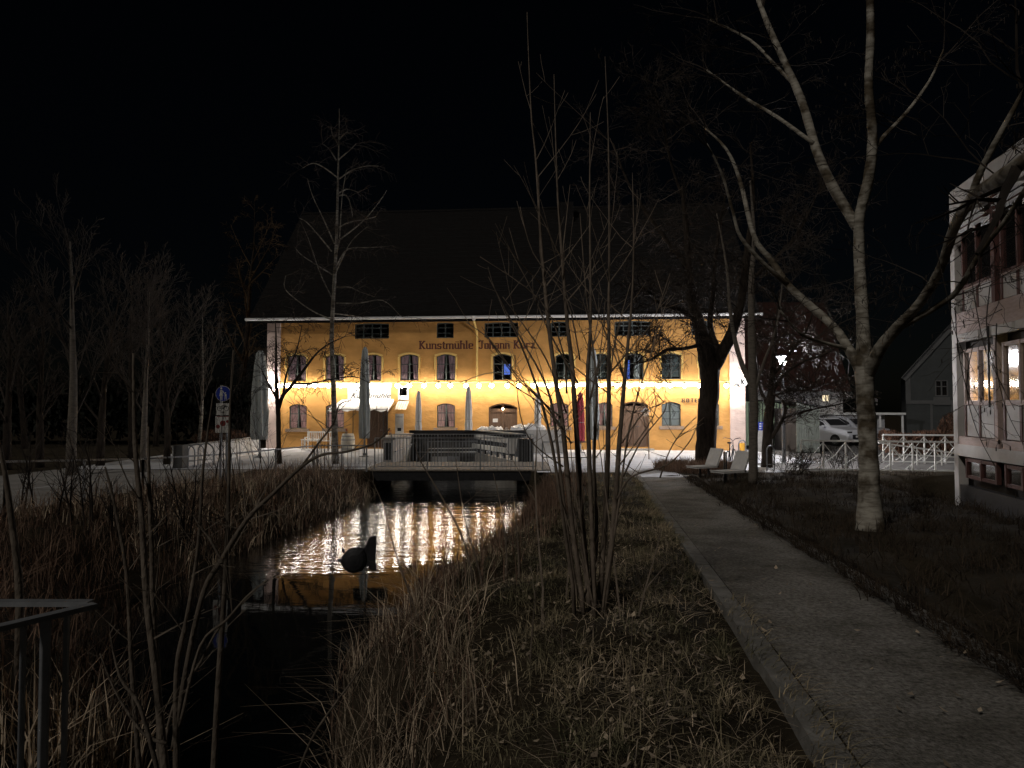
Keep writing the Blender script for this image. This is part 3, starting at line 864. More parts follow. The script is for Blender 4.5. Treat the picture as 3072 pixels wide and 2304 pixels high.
# up and down lights on the corner pilasters
def updown(px, label):
    lx = ml(px, 1150)[0]
    t = thing("corner_light", label, "lamp", mw(lx, .22, lz - .10), math.atan2(MU.y, MU.x))
    B().lathe([(.07, -.14), (.075, -.13), (.075, .13), (.07, .14)], 14).build("housing", 'steel', t)
    for s in (-1, 1):
        b = B(); b.lathe([(.055, s*.142), (.05, s*.146)], 12); b.build("lens", 'flood', t)
    B().beam((0, .05, 0), (0, .16, 0), .05, .05).build("bracket", 'steel', t)
updown(818, "short up-and-down light on the pink corner pilaster beside the umbrella")
updown(2207, "short up-and-down light on the pink corner pilaster by the round sign")
rs = mw(ml(2224, 1147)[0], .32, ml(2224, 1147)[1])
t = thing("round_sign", "glowing white round sign with a black K on the mill corner", "sign", rs, math.atan2(MU.y, MU.x))
d = B(); n = 24
ring = [(.21*math.cos(2*math.pi*i/n), .21*math.sin(2*math.pi*i/n)) for i in range(n)]
d.prism(ring, -.05, .05); d.build("disc", 'disc', t)
b = B(); strokes(b, 'K', -.11, -.13, .26, -.058, .07); b.build("letter", 'ink', t)
B().beam((-.02, .05, 0), (-.02, .26, 0), .04, .04).build("arm", 'blacksteel', t)

# entrance: sign board, canopy, menu case, banner ------------------------------
def mthing(name, label, cat, px, py, off=0.0, z=None, group=None):
    lx, lzz = ml(px, py)
    return thing(name, label, cat, mw(lx, off, lzz if z is None else z), math.atan2(MU.y, MU.x), group)
t = mthing("name_board", "white board with script lettering above the mill entrance", "sign", 1108, 1203, .012)
wS = ml(1172, 1190)[0] - ml(1043, 1190)[0]; hS = ml(1100, 1163)[1] - ml(1100, 1203)[1]
B().box(-wS/2, wS/2, -.03, 0, 0, hS).build("board", 'plastic', t)
fc_ = bpy.data.curves.new("script", 'FONT'); fc_.body = "Kunstm\u00fchle"; fc_.size = .44; fc_.offset = .007; fc_.shear = .45; fc_.align_x = 'CENTER'
fo = bpy.data.objects.new("script_tmp", fc_); COL.objects.link(fo)
me = bpy.data.meshes.new_from_object(fo)
bpy.data.objects.remove(fo)
me.materials.clear(); me.materials.append(M['ink'])
so_ = bpy.data.objects.new("lettering", me); COL.objects.link(so_); so_.parent = t
so_.rotation_euler = (math.pi/2, 0, 0); so_.location = (0.05, -.036, .17); so_.scale = (1.0, .85, 1)
# canopy
t = mthing("door_canopy", "sagging white canvas canopy on thin black poles over the mill entrance", "canopy", 1104, 1300, 0, 0.012)
cw = (ml(1192, 1210)[0] - ml(1020, 1210)[0]) / 2; zc1 = ml(1104, 1199, .1)[1]; zc0 = ml(1104, 1226, 1.9)[1] - .02
cb = B(); nu, nv = 18, 8
gridp = []
for j in range(nv + 1):
    v = j / nv
    for i in range(nu + 1):
        u = i / nu
        sag = -.05 * math.sin(math.pi * v) * (0.6 + .4*math.sin(u * 19)) - .02*math.sin(u*31 + v*5)
        xx = lerp(-cw, cw, u) * (1 - .10*(1-v)) ; yy = -lerp(.06, 1.9, v)
        zz = lerp(zc1, zc0, v**1.15) + sag - (.10 * v**6) * (1 + .4*math.sin(u*23))
        gridp.append((xx, yy, zz))
for j in range(nv):
    for i in range(nu):
        q = [gridp[(j+a)*(nu+1) + i + c] for a, c in ((0,0),(0,1),(1,1),(1,0))]
        cb.quad(*q[::-1])
for j in range(nv):      # side cheek hanging down
    for s in (0, nu):
        p, q = gridp[j*(nu+1)+s], gridp[(j+1)*(nu+1)+s]
        cb.quad(p, q, (q[0], q[1], q[2] - .12), (p[0], p[1], p[2] - .12))
cb.build("canvas", 'fabric', t, smooth=True)
for x, y in ((-cw*.98, -1.85), (cw*.98, -1.85), (-cw*.5, -.12), (cw*.55, -.12)):
    B().beam((x, y, 0), (x, y, zc0 + (.05 if y < -1 else .35)), .035, .035).build("pole", 'blacksteel', t)
B().beam((-cw, -1.84, zc0 - .02), (cw, -1.84, zc0 - .02), .03, .03).build("crossbar", 'blacksteel', t)
t = mthing("menu_case", "small white framed case with dark pane on the mill wall", "display case", 1211, 1199, .012)
B().box(-.27, .27, -.10, 0, 0, .72).build("case", 'white', t)
B().box(-.20, .20, -.112, -.102, .22, .64).build("pane", 'darkglass', t)
B().box(-.20, .20, -.1018, -.1005, .22, .64).build("backing", 'room', t)
t = mthing("bark_shelf", "sloping rough bark board fixed below the white case", "board", 1205, 1229, .012)
b = B()
for i in range(5):
    x = -.30 + i*.125
    b.poly([(x, -.30, .0 + .03*(i % 2)), (x+.11, -.30, .02*((i+1) % 2)), (x+.22, -.02, .48), (x+.11, -.02, .48)])
b.build("board", 'bulrush', t)
t = mthing("banner_stand", "tall white roll-up banner beside the mill door", "banner", 1209, 1330, .8, .012)
bh = ml(1209, 1242, .8)[1]
B().box(-.22, .22, -.01, .01, .08, bh).build("banner", 'signwhite', t)
B().box(-.26, .26, -.09, .09, 0, .08).build("base", 'steel', t)
B().box(-.10, .10, -.016, -.0105, bh*.52, bh*.61).build("printed_logo", 'ink', t)
b = B()
for i in range(6): b.box(-.16, .16 - .05*(i % 3), -.0155, -.0105, bh*.40 - i*.09, bh*.40 - i*.09 + .018)
b.box(-.17, .17, -.0155, -.0105, bh*.90, bh*.925)
b.build("printed_text", 'steel', t)

# closed umbrellas ------------------------------------------------------------
def umbrella(px, ybase, ytop, wpx, m, label, D=None, footpx=None, pole_m='greyfabric'):
    p = G(px, ybase, .012) if D is None else Vector(((px-1536)/F*D, D, .012))
    top = W(px, ytop, p.y).z
    r = wpx / 2 / F * p.y
    t = thing("closed_umbrella", label, "umbrella", p)
    h = top - p.z
    prof = [(r*.25, h*.17), (r*.86, h*.165), (r*1.0, h*.22), (r*.98, h*.33), (r*1.04, h*.42), (r*.86, h*.50), (r*.94, h*.56), (r*.88, h*.66), (r*.72, h*.85), (r*.50, h*.965), (r*.22, h*.995), (.01, h)]
    B().lathe(prof, 36, (0, 0, 0), 7, .24).build("canvas", m, t, smooth=True)
    B().tube([(0, 0, .05), (0, 0, h*.3)], .035, 10).build("pole", 'steel', t)
    B().lathe([(.22, 0), (.22, .03), (.07, .06), (.06, .16)], 16).build("base", 'steel', t)
    B().tube([(r*.98*math.cos(2*math.pi*k/16), r*.98*math.sin(2*math.pi*k/16), h*.5) for k in range(17)], .012, 4).build("strap", 'greyfabric', t)
    return t
umbrella(778, 1372, 1050, 44, 'greyfabric', "tall closed grey umbrella at the pink corner of the mill")
umbrella(1093, 1370, 1040, 28, 'greyfabric', "tall closed grey umbrella in front of the mill entrance")
umbrella(1780, 1374, 1042, 30, 'greyfabric', "tall closed grey umbrella behind the bare saplings")
umbrella(1256, 1352, 1172, 17, 'fabric', "slim closed white umbrella beside the menu case", 34.6)
umbrella(1406, 1352, 1158, 19, 'fabric', "slim closed white umbrella left of the arched gate", 34.6)
umbrella(1613, 1352, 1174, 19, 'fabric', "slim closed white umbrella right of the arched gate", 34.4)
umbrella(1741, 1352, 1176, 22, 'redfabric', "closed red umbrella on the mill terrace", 34.4)

# barrel, benches, flower pots -------------------------------------------------
def barrel(px, py, D, label):
    p = Vector(((px-1536)/F*D, D, .012))
    t = thing("barrel_table", label, "barrel", p)
    B().lathe([(.26, 0), (.32, .2), (.345, .42), (.33, .62), (.28, .86), (.26, .88)], 22).build("body", 'barrel', t, smooth=True)
    for z, r in ((.14, .305), (.32, .345), (.58, .345), (.76, .31)):
        B().lathe([(r + .004, z - .02), (r + .008, z), (r + .002, z + .02)], 22).build("hoop", 'steel', t)
    f = thing("flower_pot", "small pot of red flowers standing on the " + ("whitewashed barrel by the bench" if px < 1100 else "barrel beside the door"), "flower pot", p + Vector((-.08, 0, .88)))
    B().lathe([(.05, 0), (.075, .10), (.07, .11)], 12).build("pot", 'sill', f)
    b = B(); r = random.Random(int(px))
    for i in range(16):
        a = r.random()*6.28; e = r.random()*.09
        x, y, z = e*math.cos(a), e*math.sin(a), .12 + r.random()*.12
        b.lathe([(.004, 0), (.022, .012), (.004, .024)], 5, (x, y, z))
    b.build("flowers", 'redfabric', f)
barrel(1045, 1335, 35.4, "whitewashed barrel table between the white bench and the mill door")
barrel(1176, 1335, 33.6, "whitewashed barrel table in front of the brown mill door")
def slat_bench(p, rz, label):
    t = thing("garden_bench", label, "bench", p, rz)
    for x in (-.68, .68):
        B().box(x-.03, x+.03, -.25, -.19, 0, .62).build("leg", 'white', t)
        B().box(x-.03, x+.03, .19, .25, 0, .92).build("leg", 'white', t)
        B().box(x-.03, x+.03, -.26, .26, .60, .64).build("armrest", 'white', t)
    for i in range(4): B().box(-.66, .66, -.24 + i*.11, -.15 + i*.11, .42, .45).build("seat_slat", 'white', t)
    for i in range(13): B().box(-.60 + i*.1 - .022, -.60 + i*.1 + .022, .20, .225, .47, .86).build("back_slat", 'white', t)
    B().box(-.65, .65, .19, .235, .86, .92).build("back_rail", 'white', t)
slat_bench(mw(ml(968, 1335)[0], .55, .012), math.atan2(MU.y, MU.x), "white slatted garden bench against the yellow mill wall")
t = thing("low_table", "small white low table in front of the slatted bench", "table", mw(ml(960, 1335)[0], 1.35, .012))
B().box(-.45, .45, -.25, .25, .52, .56).build("table_top", 'white', t)
for x in (-.4, .4):
    for y in (-.2, .2): B().box(x-.025, x+.025, y-.025, y+.025, 0, .52).build("leg", 'white', t)
t = thing("bird_house", "pale wooden bird house with pitched roof hanging before the big brown door", "bird house", W(1937, 1249, 30.0))
B().box(-.11, .11, -.10, .10, 0, .22).build("box", 'birdhouse', t)
b = B(); b.prism([(-.11, .222), (.11, .222), (0, .33)], -.10, .10); b.build("gable", 'birdhouse', t)
b = B(); b.beam((-.17, 0, .20), (.004, 0, .355), .28, .02); b.beam((.17, 0, .20), (-.004, 0, .352), .28, .02); b.build("roof", 'snow', t)
B().lathe([(.028, 0), (.028, .004)], 14).build("entrance_hole", 'ink', t).matrix_local = Matrix.Translation((0, -.102, .13)) @ Matrix.Rotation(math.pi/2, 4, 'X')
bp_ = W(1937, 1249, 30.0)
B().tube([(.13, .02, -bp_.z), (.13, .02, .18)], .022, 8).build("post", 'stem', t)

# ================================================================== BRIDGE AND MILL RACE
BX0, BX1, BY0, BY1 = -4.75, 0.85, 24.6, 28.1
bridge = thing("footbridge", "wooden footbridge with steel bar railing across the stream", "bridge", ((BX0+BX1)/2, BY0, 0))
bo = bridge.location
def BB(): return B()
def bl(b, name, m, parent=bridge, **k):
    b.v = [(v[0]-bo.x, v[1]-bo.y, v[2]-bo.z) for v in b.v]
    return b.build(name, m, parent, **k)
bl(B().box(BX0 - .25, BX1 + .35, BY0 + .02, BY0 + .22, -.33, -.002), "edge_girder", 'blacksteel')
bl(B().box(BX0 - .25, BX1 + .35, BY1 - .22, BY1 - .02, -.33, -.002), "edge_girder", 'blacksteel')
npl = 42
for i in range(npl):
    x0 = BX0 - .4 + (BX1 - BX0 + .9) * i / npl; w = (BX1 - BX0 + .9) / npl
    bl(B().box(x0 + .006, x0 + w - .006, BY0 - .03, BY1, .002, .052 + .004 * ((i*7) % 3)), "deck_plank", 'plank')
RT = 1.14
bl(B().beam((BX0, BY0 + .04, RT), (BX1, BY0 + .04, RT), .045, .03), "handrail", 'steel')
bl(B().beam((BX0, BY0 + .04, .16), (BX1, BY0 + .04, .16), .03, .025), "bottom_rail", 'steel')
nb = 46
for i in range(nb + 1):
    x = lerp(BX0, BX1, i / nb)
    main = i % 15 == 0
    bl(B().box(x - (.022 if main else .0075), x + (.022 if main else .0075), BY0 + .03, BY0 + .052, -.30 if main else .175, RT - .016), "post" if main else "baluster", 'steel')
bl(B().beam((BX0, BY1 - .04, RT), (BX1, BY1 - .04, RT), .045, .03), "handrail", 'steel')
for i in range(nb + 1):
    x = lerp(BX0, BX1, i / nb)
    main = i % 15 == 0
    bl(B().box(x - (.022 if main else .0075), x + (.022 if main else .0075), BY1 - .05, BY1 - .028, .06, RT - .016), "post" if main else "baluster", 'steel')
ab = B(); ab.box(BX0 - .5, BX0 + .12, BY0 + .25, BY1 - .25, -1.3, -.06); bl(ab, "abutment", 'darkconcrete')
ab = B(); ab.box(BX1 - .22, BX1 + .5, BY0 + .25, BY1 - .25, -1.3, -.06); bl(ab, "abutment", 'darkconcrete')
# race walls beyond the bridge
t = thing("race_wall", "pale concrete parapet with plank coping left of the mill race", "wall", (-4.75, 28.2, 0)); 
b = B(); b.prism([(0, 0)]*3, 0, 0) if False else None
b = B(); b.box(-.35, .05, 0, 5.6, -1.2, .92); b.build("parapet", 'concrete', t)
B().box(-.45, .12, -.06, 5.66, .92, .985).build("coping", 'plank', t)
B().box(-.30, -.02, -.012, -.002, .12, .80).build("recess", 'ink', t)
B().tube([(.14, 0, .45), (.14, 5.5, .5)], .03, 8).build("pipe", 'steel', t)
t = thing("race_beam", "long black steel beam spanning the end of the mill race", "beam", (-2.0, 33.7, 0))
B().box(-2.85, 2.6, -.12, .12, .84, 1.12).build("girder", 'blacksteel', t)
B().box(-2.75, 2.6, .13, .30, -1.2, .84).build("back_wall", 'darkconcrete', t)
for z, a, b_ in ((.60, -1.9, 2.0), (.27, -1.9, 1.8), (.10, -2.5, 2.0)):
    B().beam((a, -.35, z), (b_, -.35, z + .03), .05, .045).build("rail", 'white' if z < .4 else 'steel', t)
for x in (-2.5, 2.3):
    B().box(x - .04, x + .04, -.4, -.3, -1.1, .55).build("post", 'blacksteel', t)
t = thing("sluice_board", "small white board leaning in the dark mill race", "board", (-3.42, 31.0, -.72))
b = B(); b.box(-.05, .60, -.04, .0, .48, .78); b.build("board", 'plastic', t)
B().box(.62, 1.15, -.04, 0, .48, .78).build("dark_board", 'steel', t)
for x in (.05, 1.05): B().box(x, x+.05, 0.005, .06, -.3, .7).build("post", 'blacksteel', t)
# right side of the race: wall running back towards the mill
t = thing("race_apron", "grey concrete wall with pale steel beams and brackets right of the mill race", "wall", (0.2, 28.45, 0))
q0, q1 = V3((0.0, 0, 0)), V3((-1.95, 5.1, 0))
def rq(u, off=0.0, z=0.0):
    d = (q1 - q0).normalized(); n_ = V3((-d.y, d.x, 0))
    p = q0.lerp(q1, u) + n_ * off; return (p.x, p.y, z)
b = B()
b.quad(rq(0, 0, -1.2), rq(0, 0, .02), rq(1, 0, .08), rq(1, 0, -1.2)); b.quad(rq(0, 0, .02), rq(0, -.9, .02), rq(1, -.9, .08), rq(1, 0, .08)); b.quad(rq(0, -.9, -1.2), rq(0, -.9, .02), rq(0, 0, .02), rq(0, 0, -1.2))
b.build("apron", 'concrete', t)
B().beam(rq(.05, .0, .82), rq(1, .0, .84), .10, .22).build("upper_beam", 'gutter', t)
B().beam(rq(.08, .10, .43), rq(1, .10, .40), .10, .20).build("lower_beam", 'white', t)
B().beam(rq(.02, -.15, 1.12), rq(1, -.15, 1.12), .34, .05).build("top_board", 'concrete', t)
for k in range(6):
    u = .12 + k*.155
    B().beam(rq(u, .02, .10), rq(u, .14, .33), .04, .04).build("bracket", 'steel', t)
    B().beam(rq(u + .05, -.12, .02), rq(u + .05, -.12, 1.09), .10, .08).build("upright", 'blacksteel', t)
b = B(); b.prism([(-.46, .36), (-.06, .36), (.02, .98), (-.36, .98)], -.25, .10); b.build("end_block", 'fabric', t)
B().box(.04, .62, -.2, .5, .02, .95).build("end_cover", 'blacksteel', t)
# furniture under covers along the terrace edge
def cover(px, py, D, w, h, seed, label, m='fabric'):
    p = W(px, py, D)
    o = thing("covered_furniture", label, "furniture cover", (p.x, p.y, .012))
    top = p.z - .012
    b = B(); r = random.Random(seed); n1, n2 = 16, 8
    g = []
    for j in range(n2 + 1):
        for i in range(n1 + 1):
            u, v = i / n1 * 2 - 1, j / n2 * 2 - 1
            edge = max(abs(u), abs(v))
            z = top + h * (1 - edge**4) * (.55 + .45*math.sin(u*5.1 + seed) * math.cos(v*3 + seed)) + .05*math.sin(u*17 + v*9 + seed)
            if edge > .99: z = top - .25
            g.append((u*w/2, v*.5, z))
    for j in range(n2):
        for i in range(n1):
            b.quad(*[g[(j+a)*(n1+1) + i + c] for a, c in ((0,0),(0,1),(1,1),(1,0))])
    b.build("sheet", m, o, smooth=True)
    for x in (-w/2 + .12, w/2 - .12):
        for y in (-.4, .4): B().box(x-.03, x+.03, y-.03, y+.03, 0, top - .02).build("leg", 'blacksteel', o)
    B().box(-w/2 + .05, w/2 - .05, -.45, .45, top - .16, top - .06).build("table_top", 'darkconcrete', o)
cover(1470, 1291, 34.6, 1.4, .22, 1, "white sheet heaped over terrace tables before the arched gate")
cover(1585, 1288, 34.6, 1.9, .30, 4, "long white sheet heaped over terrace tables beneath the bare saplings")
pl = thing("terrace_planter", "low grey planter trough along the terrace edge", "planter", (-.2, 34.25, .012))
B().box(-1.6, 2.8, -.2, .2, 0, 1.10).build("trough", 'concrete', pl)
for k in range(6): B().box(-1.35 + k*.42, -1.22 + k*.42, -.215, -.201, .80, 1.06).build("slot", 'ink', pl)
# railing at the right end of the bridge and along the left bank
def bar_rail(name, label, pts, h, post_gap, m, grp=None, balusters=False, mid=None, w=.05):
    o0 = Vector(pts[0]); t = thing(name, label, "railing", o0, 0, grp)
    for a, b in zip(pts[:-1], pts[1:]):
        a, b = Vector(a) - o0, Vector(b) - o0
        L = (b - a).length; n = max(1, round(L / post_gap))
        B().beam(a + Vector((0,0,h)), b + Vector((0,0,h)), w, w*.8).build("handrail", m, t)
        if mid: B().beam(a + Vector((0,0,mid)), b + Vector((0,0,mid)), w*.7, w*.6).build("lower_rail", m, t)
        for i in range(n + 1):
            p = a.lerp(b, i / n)
            B().box(p.x - w*.5, p.x + w*.5, p.y - w*.35, p.y + w*.35, p.z - .25, p.z + h - w*.41).build("post", m, t)
        if balusters:
            k = int(L / .13)
            for i in range(1, k):
                p = a.lerp(b, i / k)
                B().box(p.x-.008, p.x+.008, p.y-.008, p.y+.008, p.z + mid + w*.31, p.z + h - w*.41).build("baluster", m, t)
    return t
bar_rail("bank_railing", "grey steel railing along the left bank beside the lane",
    [(-6.75, 24.3, .03), (-8.0, 20.2, .02), (-8.75, 16.9, .12), (-8.95, 12.6, .38), (-9.1, 9.0, .48)], .86, 2.4, 'steel')
bar_rail("bridge_approach_railing", "dark grey railing leading to the left end of the footbridge",
    [(-6.7, 24.5, .03), (-5.0, 24.5, .03)], .86, .95, 'steel', mid=.12, balusters=True)
bar_rail("bridge_approach_railing", "short steel railing at the saplings end of the footbridge",
    [(1.05, 24.5, .03), (2.6, 24.5, .03)], .98, 1.5, 'steel', mid=.45)
# railing at the near bridge, bottom left
nr = thing("near_railing", "grey flat-bar railing corner standing over dark water", "railing", (-1.35, 2.32, .5))
P0, P1, P2 = Vector((0, 0, 1.06)), Vector((-.95, -1.6, 1.06)), Vector((-3.4, .05, 1.06))
B().beam(P0, P1, .036, .016).build("handrail", 'steel', nr)
B().beam(P0 + Vector((-.03, .03, -.001)), P2, .036, .016).build("handrail", 'steel', nr)
for q, w, dq in ((.046, .013, P1), (.079, .027, P1), (.112, .013, P1), (.15, .013, P1), (.3, .013, P1), (.5, .013, P1), (.75, .013, P1), (.10, .014, P2), (.28, .014, P2), (.5, .014, P2), (.7, .014, P2), (.9, .014, P2)):
    p = P0.lerp(dq, q)
    B().box(p.x - w/2, p.x + w/2, p.y - .006, p.y + .006, -.04, 1.05).build("post" if w > .02 else "baluster", 'steel', nr)
B().box(-5.6, .6, -2.3, .12, -.20, -.04).build("deck_slab", 'concrete', nr)

# ================================================================== FISH SCULPTURE
fp = G(1093, 1802, WATER)
t = thing("fish_sculpture", "black metal fish with tall tail fin on a thin stick in the stream", "sculpture", fp)
zc = W(1078, 1668, fp.y).z - fp.z
def fx(u): return (950 + u/7.21 - 1093) * fp.y / F
def fzz(v): return W(1078, 1550 + v/7.21, fp.y).z - fp.z
outl = [(505, 960), (545, 860), (610, 780), (690, 705), (790, 662), (900, 658), (1020, 690), (1075, 800), (1085, 940), (1060, 1060), (980, 1170), (880, 1212), (780, 1222), (680, 1200), (600, 1140), (545, 1050)]
cxu, czv = 800, 940
b = B(); rings = []
for k, (sc, th) in enumerate(((1.0, 0.0), (.93, .030), (.75, .055), (.45, .072), (.12, .078))):
    rings.append([(fx(cxu + (u-cxu)*sc), th, fzz(czv + (v-czv)*sc)) for u, v in outl])
for sgn in (1, -1):
    rr_ = [[(x, y*sgn, z) for x, y, z in rg] for rg in rings]
    for i in range(len(rr_)-1):
        for k in range(len(outl)):
            k2 = (k+1) % len(outl); b.quad(rr_[i][k], rr_[i][k2], rr_[i+1][k2], rr_[i+1][k])
    b.poly(rr_[-1])
b.build("body", 'blacksteel', t, smooth=True)
b = B(); b.prism([(fx(u), fzz(v)) for u, v in ((1000, 700), (1050, 640), (1100, 520), (1150, 430), (1215, 425), (1262, 405), (1283, 440), (1272, 700), (1262, 900), (1285, 1165), (1200, 1160), (1130, 1110), (1080, 1050), (1000, 1060))], -.012, .012); b.build("tail_fin", 'blacksteel', t)
b = B(); b.prism([(fx(u), fzz(v)) for u, v in ((600, 800), (560, 780), (535, 700), (575, 680), (610, 760))], -.008, .008); b.build("back_fin", 'blacksteel', t)
b = B(); b.prism([(fx(u), fzz(v)) for u, v in ((440, 930), (520, 905), (530, 985), (450, 960))], -.02, .02); b.build("mouth", 'blacksteel', t)
B().tube([(.0, 0, -.55), (.005, 0, zc*.4), (.03, 0, zc)], .012, 8).build("stick", 'palebark', t)

# ================================================================== PATH SIGN
sp = Vector((-7.72, 19.0, gz(-7.72, 19.0)))
sg = thing("footpath_sign", "blue round footpath sign above two white plates on a post", "sign", sp)
def sz(py): return W(668, py, 19.0).z - sp.z
B().tube([(-.07, .04, -.2), (-.07, .04, sz(1155))], .034, 10).build("post", 'steel', sg)
B().tube([(.09, .04, -.2), (.09, .04, sz(1260))], .03, 10).build("post", 'steel', sg)
zc = sz(1181); r0 = .205
ring = [(r0*math.cos(2*math.pi*i/32), zc + r0*math.sin(2*math.pi*i/32)) for i in range(32)]
disc = B(); disc.prism(ring, -.012, 0); disc = disc.build("round_plate", 'signwhite', sg)
ring = [(r0*.955*math.cos(2*math.pi*i/32), zc + r0*.955*math.sin(2*math.pi*i/32)) for i in range(32)]
b = B(); b.poly([(x, -.0145, z) for x, z in ring]); b.build("blue_field", 'signblue', disc)
b = B(); y = -.0165
def pg(pts): b.poly([(x*r0, y, zc + z*r0) for x, z in pts])
def circ(cx, cz, rr): pg([(cx + rr*math.cos(2*math.pi*i/14), cz + rr*math.sin(2*math.pi*i/14)) for i in range(14)])
circ(-.25, .70, .12)
pg([(-.40,.50),(-.12,.50),(-.10,.18),(.02,-.32),(-.50,-.32),(-.40,.18)])
pg([(-.38,-.34),(-.26,-.34),(-.26,-.82),(-.36,-.82)]); pg([(-.20,-.34),(-.10,-.34),(-.10,-.82),(-.20,-.82)])
pg([(-.10,.46),(.02,.30),(.24,.0),(.18,-.05),(-.06,.24)])
circ(.30, .10, .09)
pg([(.20,-.04),(.42,-.04),(.46,-.36),(.20,-.36)]); pg([(.20,-.38),(.28,-.38),(.27,-.78),(.20,-.78)]); pg([(.34,-.38),(.43,-.38),(.46,-.78),(.37,-.78)])
pg([(.20,-.06),(.12,-.02),(.16,.03),(.22,-.0)])
b.build("pictogram", 'signwhite', disc)
z1, z0 = sz(1210), sz(1245)
p2 = B().box(-.185, .185, -.008, 0, z0, z1).build("square_plate", 'signwhite', sg)
b = B(); zm = lerp(z0, z1, .62)
for cx in (-.09, .09): b.tube([(cx + .06*math.cos(2*math.pi*i/16), -.013, zm - .02 + .06*math.sin(2*math.pi*i/16)) for i in range(17)], .0055, 4)
for a, c in (((-.09, -.02), (-.03, .06)), ((-.03, .06), (.06, .055)), ((.0, -.02), (.06, .06)), ((-.03, .06), (.0, -.02)), ((.06, .09), (.09, -.02)), ((-.09, -.02), (.0, -.02))):
    b.tube([(a[0], -.013, zm + a[1]), (c[0], -.013, zm + c[1])], .0055, 4)
zz = lerp(z0, z1, .14)
for x in (-.055, -.02, .015, .05): b.box(x, x + .012, -.012, -.009, zz, zz + .05); 
for x in (-.055, .015): b.box(x + .013, x + .026, -.012, -.009, zz + .035, zz + .047)
b.build("bicycle_print", 'ink', p2)
z1, z0 = sz(1247), sz(1298)
p3 = B().box(-.20, .185, -.010, 0, z0, z1 - .01).build("lower_plate", 'signwhite', sg)
b = B()
for cx, cz, rr in ((-.13, .36, .055), (.0, .55, .078), (.12, .66, .04)):
    b.poly([(cx + rr*math.cos(2*math.pi*i/16), -.0125, lerp(z0, z1, cz) + rr*math.sin(2*math.pi*i/16)) for i in range(16)])
b.box(-.16, .185, -.014, -.0105, z1 - .03, z1 - .012)
b.build("red_print", 'redprint', p3)

# ================================================================== LEFT: LOW WALL, HOOPS
lw = thing("low_wall", "low pale wall closing the yard left of the mill", "wall", (-12.1, 26.0, 0))
b = B(); b.box(-.3, 0, 0, 8.0, -.1, .74); b.build("wall", 'fabric', lw)
B().box(-.34, .03, -.03, 8.03, .742, .79).build("coping", 'concrete', lw)
B().box(-.03, .3, -.5, -.04, 0, .84).build("end_pier", 'darkconcrete', lw)
def hoop(p, rz, label, group, w=.55, h=.82):
    t = thing("bike_hoop", label, "bike rack", p, rz, group)
    pts = [(-w/2, 0, -.1)] + [(-w/2*math.cos(math.pi*i/10), 0, h - w/2 + w/2*math.sin(math.pi*i/10)) for i in range(11)] + [(w/2, 0, -.1)]
    B().tube(pts, .024, 8).build("hoop", 'steel', t)
    B().beam((-w/2 + .03, 0, .22), (w/2 - .03, 0, .22), .02, .02).build("crossbar", 'steel', t)
for px in (560, 588, 617):
    p = G(px, 1402 - (px-560)*.12, .012); hoop(p, .15, "arched steel bike hoop beside the low pale wall", "bike hoops beside the low wall")
hoop(G(2227, 1384, .012), .5, "arched steel bike hoop behind the white seats", None, .40, .86)
hoop(G(2312, 1412, .012), .5, "arched steel bike hoop beside the dark forked tree", None, .36, .86)

# ================================================================== RIGHT: SEATS, BICYCLE, STREET LAMP
def seat(p, rz, label):
    t = thing("lounge_seat", label, "seat", p, rz); t.scale = (.86, .86, .92)
    # local -x is the front; seat slab and tilted back slab on two posts
    b = B(); b.box(-.62, .30, -.30, .30, .36, .42); b.build("seat_board", 'fabric', t)
    b = B(); b.prism([(-.62, .40), (-.66, .42), (-.64, .435), (-.60, .42)], -.30, .30); b.build("front_lip", 'fabric', t)
    b = B(); b.prism([(.26, .43), (.33, .41), (.62, .98), (.55, 1.0)], -.30, .30); b.build("backrest", 'fabric', t)
    for y in (-.22, .22):
        B().beam((-.05, y, -.1), (-.05, y, .355), .07, .05).build("leg", 'blacksteel', t)
    B().beam((.35, -.3, .4), (.35, .3, .4), .05, .05).build("brace", 'blacksteel', t)
    return t
seat(Vector((6.15, 20.0, gz(6.15, 20.0))), R(28), "white lounge seat with tilted back beside the slim grey trunk")
seat(Vector((6.05, 22.3, gz(6.05, 22.3))), R(28), "white lounge seat with tilted back below the thick black trunk")
t = thing("double_post", "short pair of black steel posts between the white seats", "post", (6.25, 20.9, gz(6.25, 20.9)))
B().box(-.045, -.008, -.03, .03, -.1, .88).build("post", 'blacksteel', t); B().box(.012, .05, -.03, .03, -.1, .86).build("post", 'blacksteel', t)
# bicycle
bp = Vector((7.75, 25.2, .012))
bk = thing("bicycle", "dark city bicycle leaning behind the thick black trunk", "bicycle", bp, R(62))
for x in (-.55, .55):
    w = B().tube([(x + .33*math.cos(2*math.pi*i/24), 0, .345 + .33*math.sin(2*math.pi*i/24)) for i in range(25)], .018, 6).build("wheel", 'tyre', bk)
    s = B()
    for i in range(8): s.tube([(x, 0, .345), (x + .32*math.cos(math.pi*i/4), 0, .345 + .32*math.sin(math.pi*i/4))], .002, 3)
    s.build("spokes", 'chrome', w)
fr = B()
for a, c in (((-.55, .345), (-.12, .30)), ((-.12, .30), (-.25, .78)), ((-.55, .345), (-.23, .72)), ((-.12, .30), (.40, .78)), ((-.24, .70), (.37, .86)), ((.55, .345), (.36, .92))):
    fr.tube([(a[0], 0, a[1]), (c[0], 0, c[1])], .016, 6)
fr.build("frame", 'blacksteel', bk)
sd = B(); sd.prism([(-.40, .93), (-.36, .97), (-.22, .97), (-.12, .945), (-.13, .93), (-.30, .915)], -.055, .055); sd.build("saddle", 'ink', bk)
B().tube([(-.25, 0, .78), (-.275, 0, .93)], .013, 6).build("seat_post", 'chrome', bk)
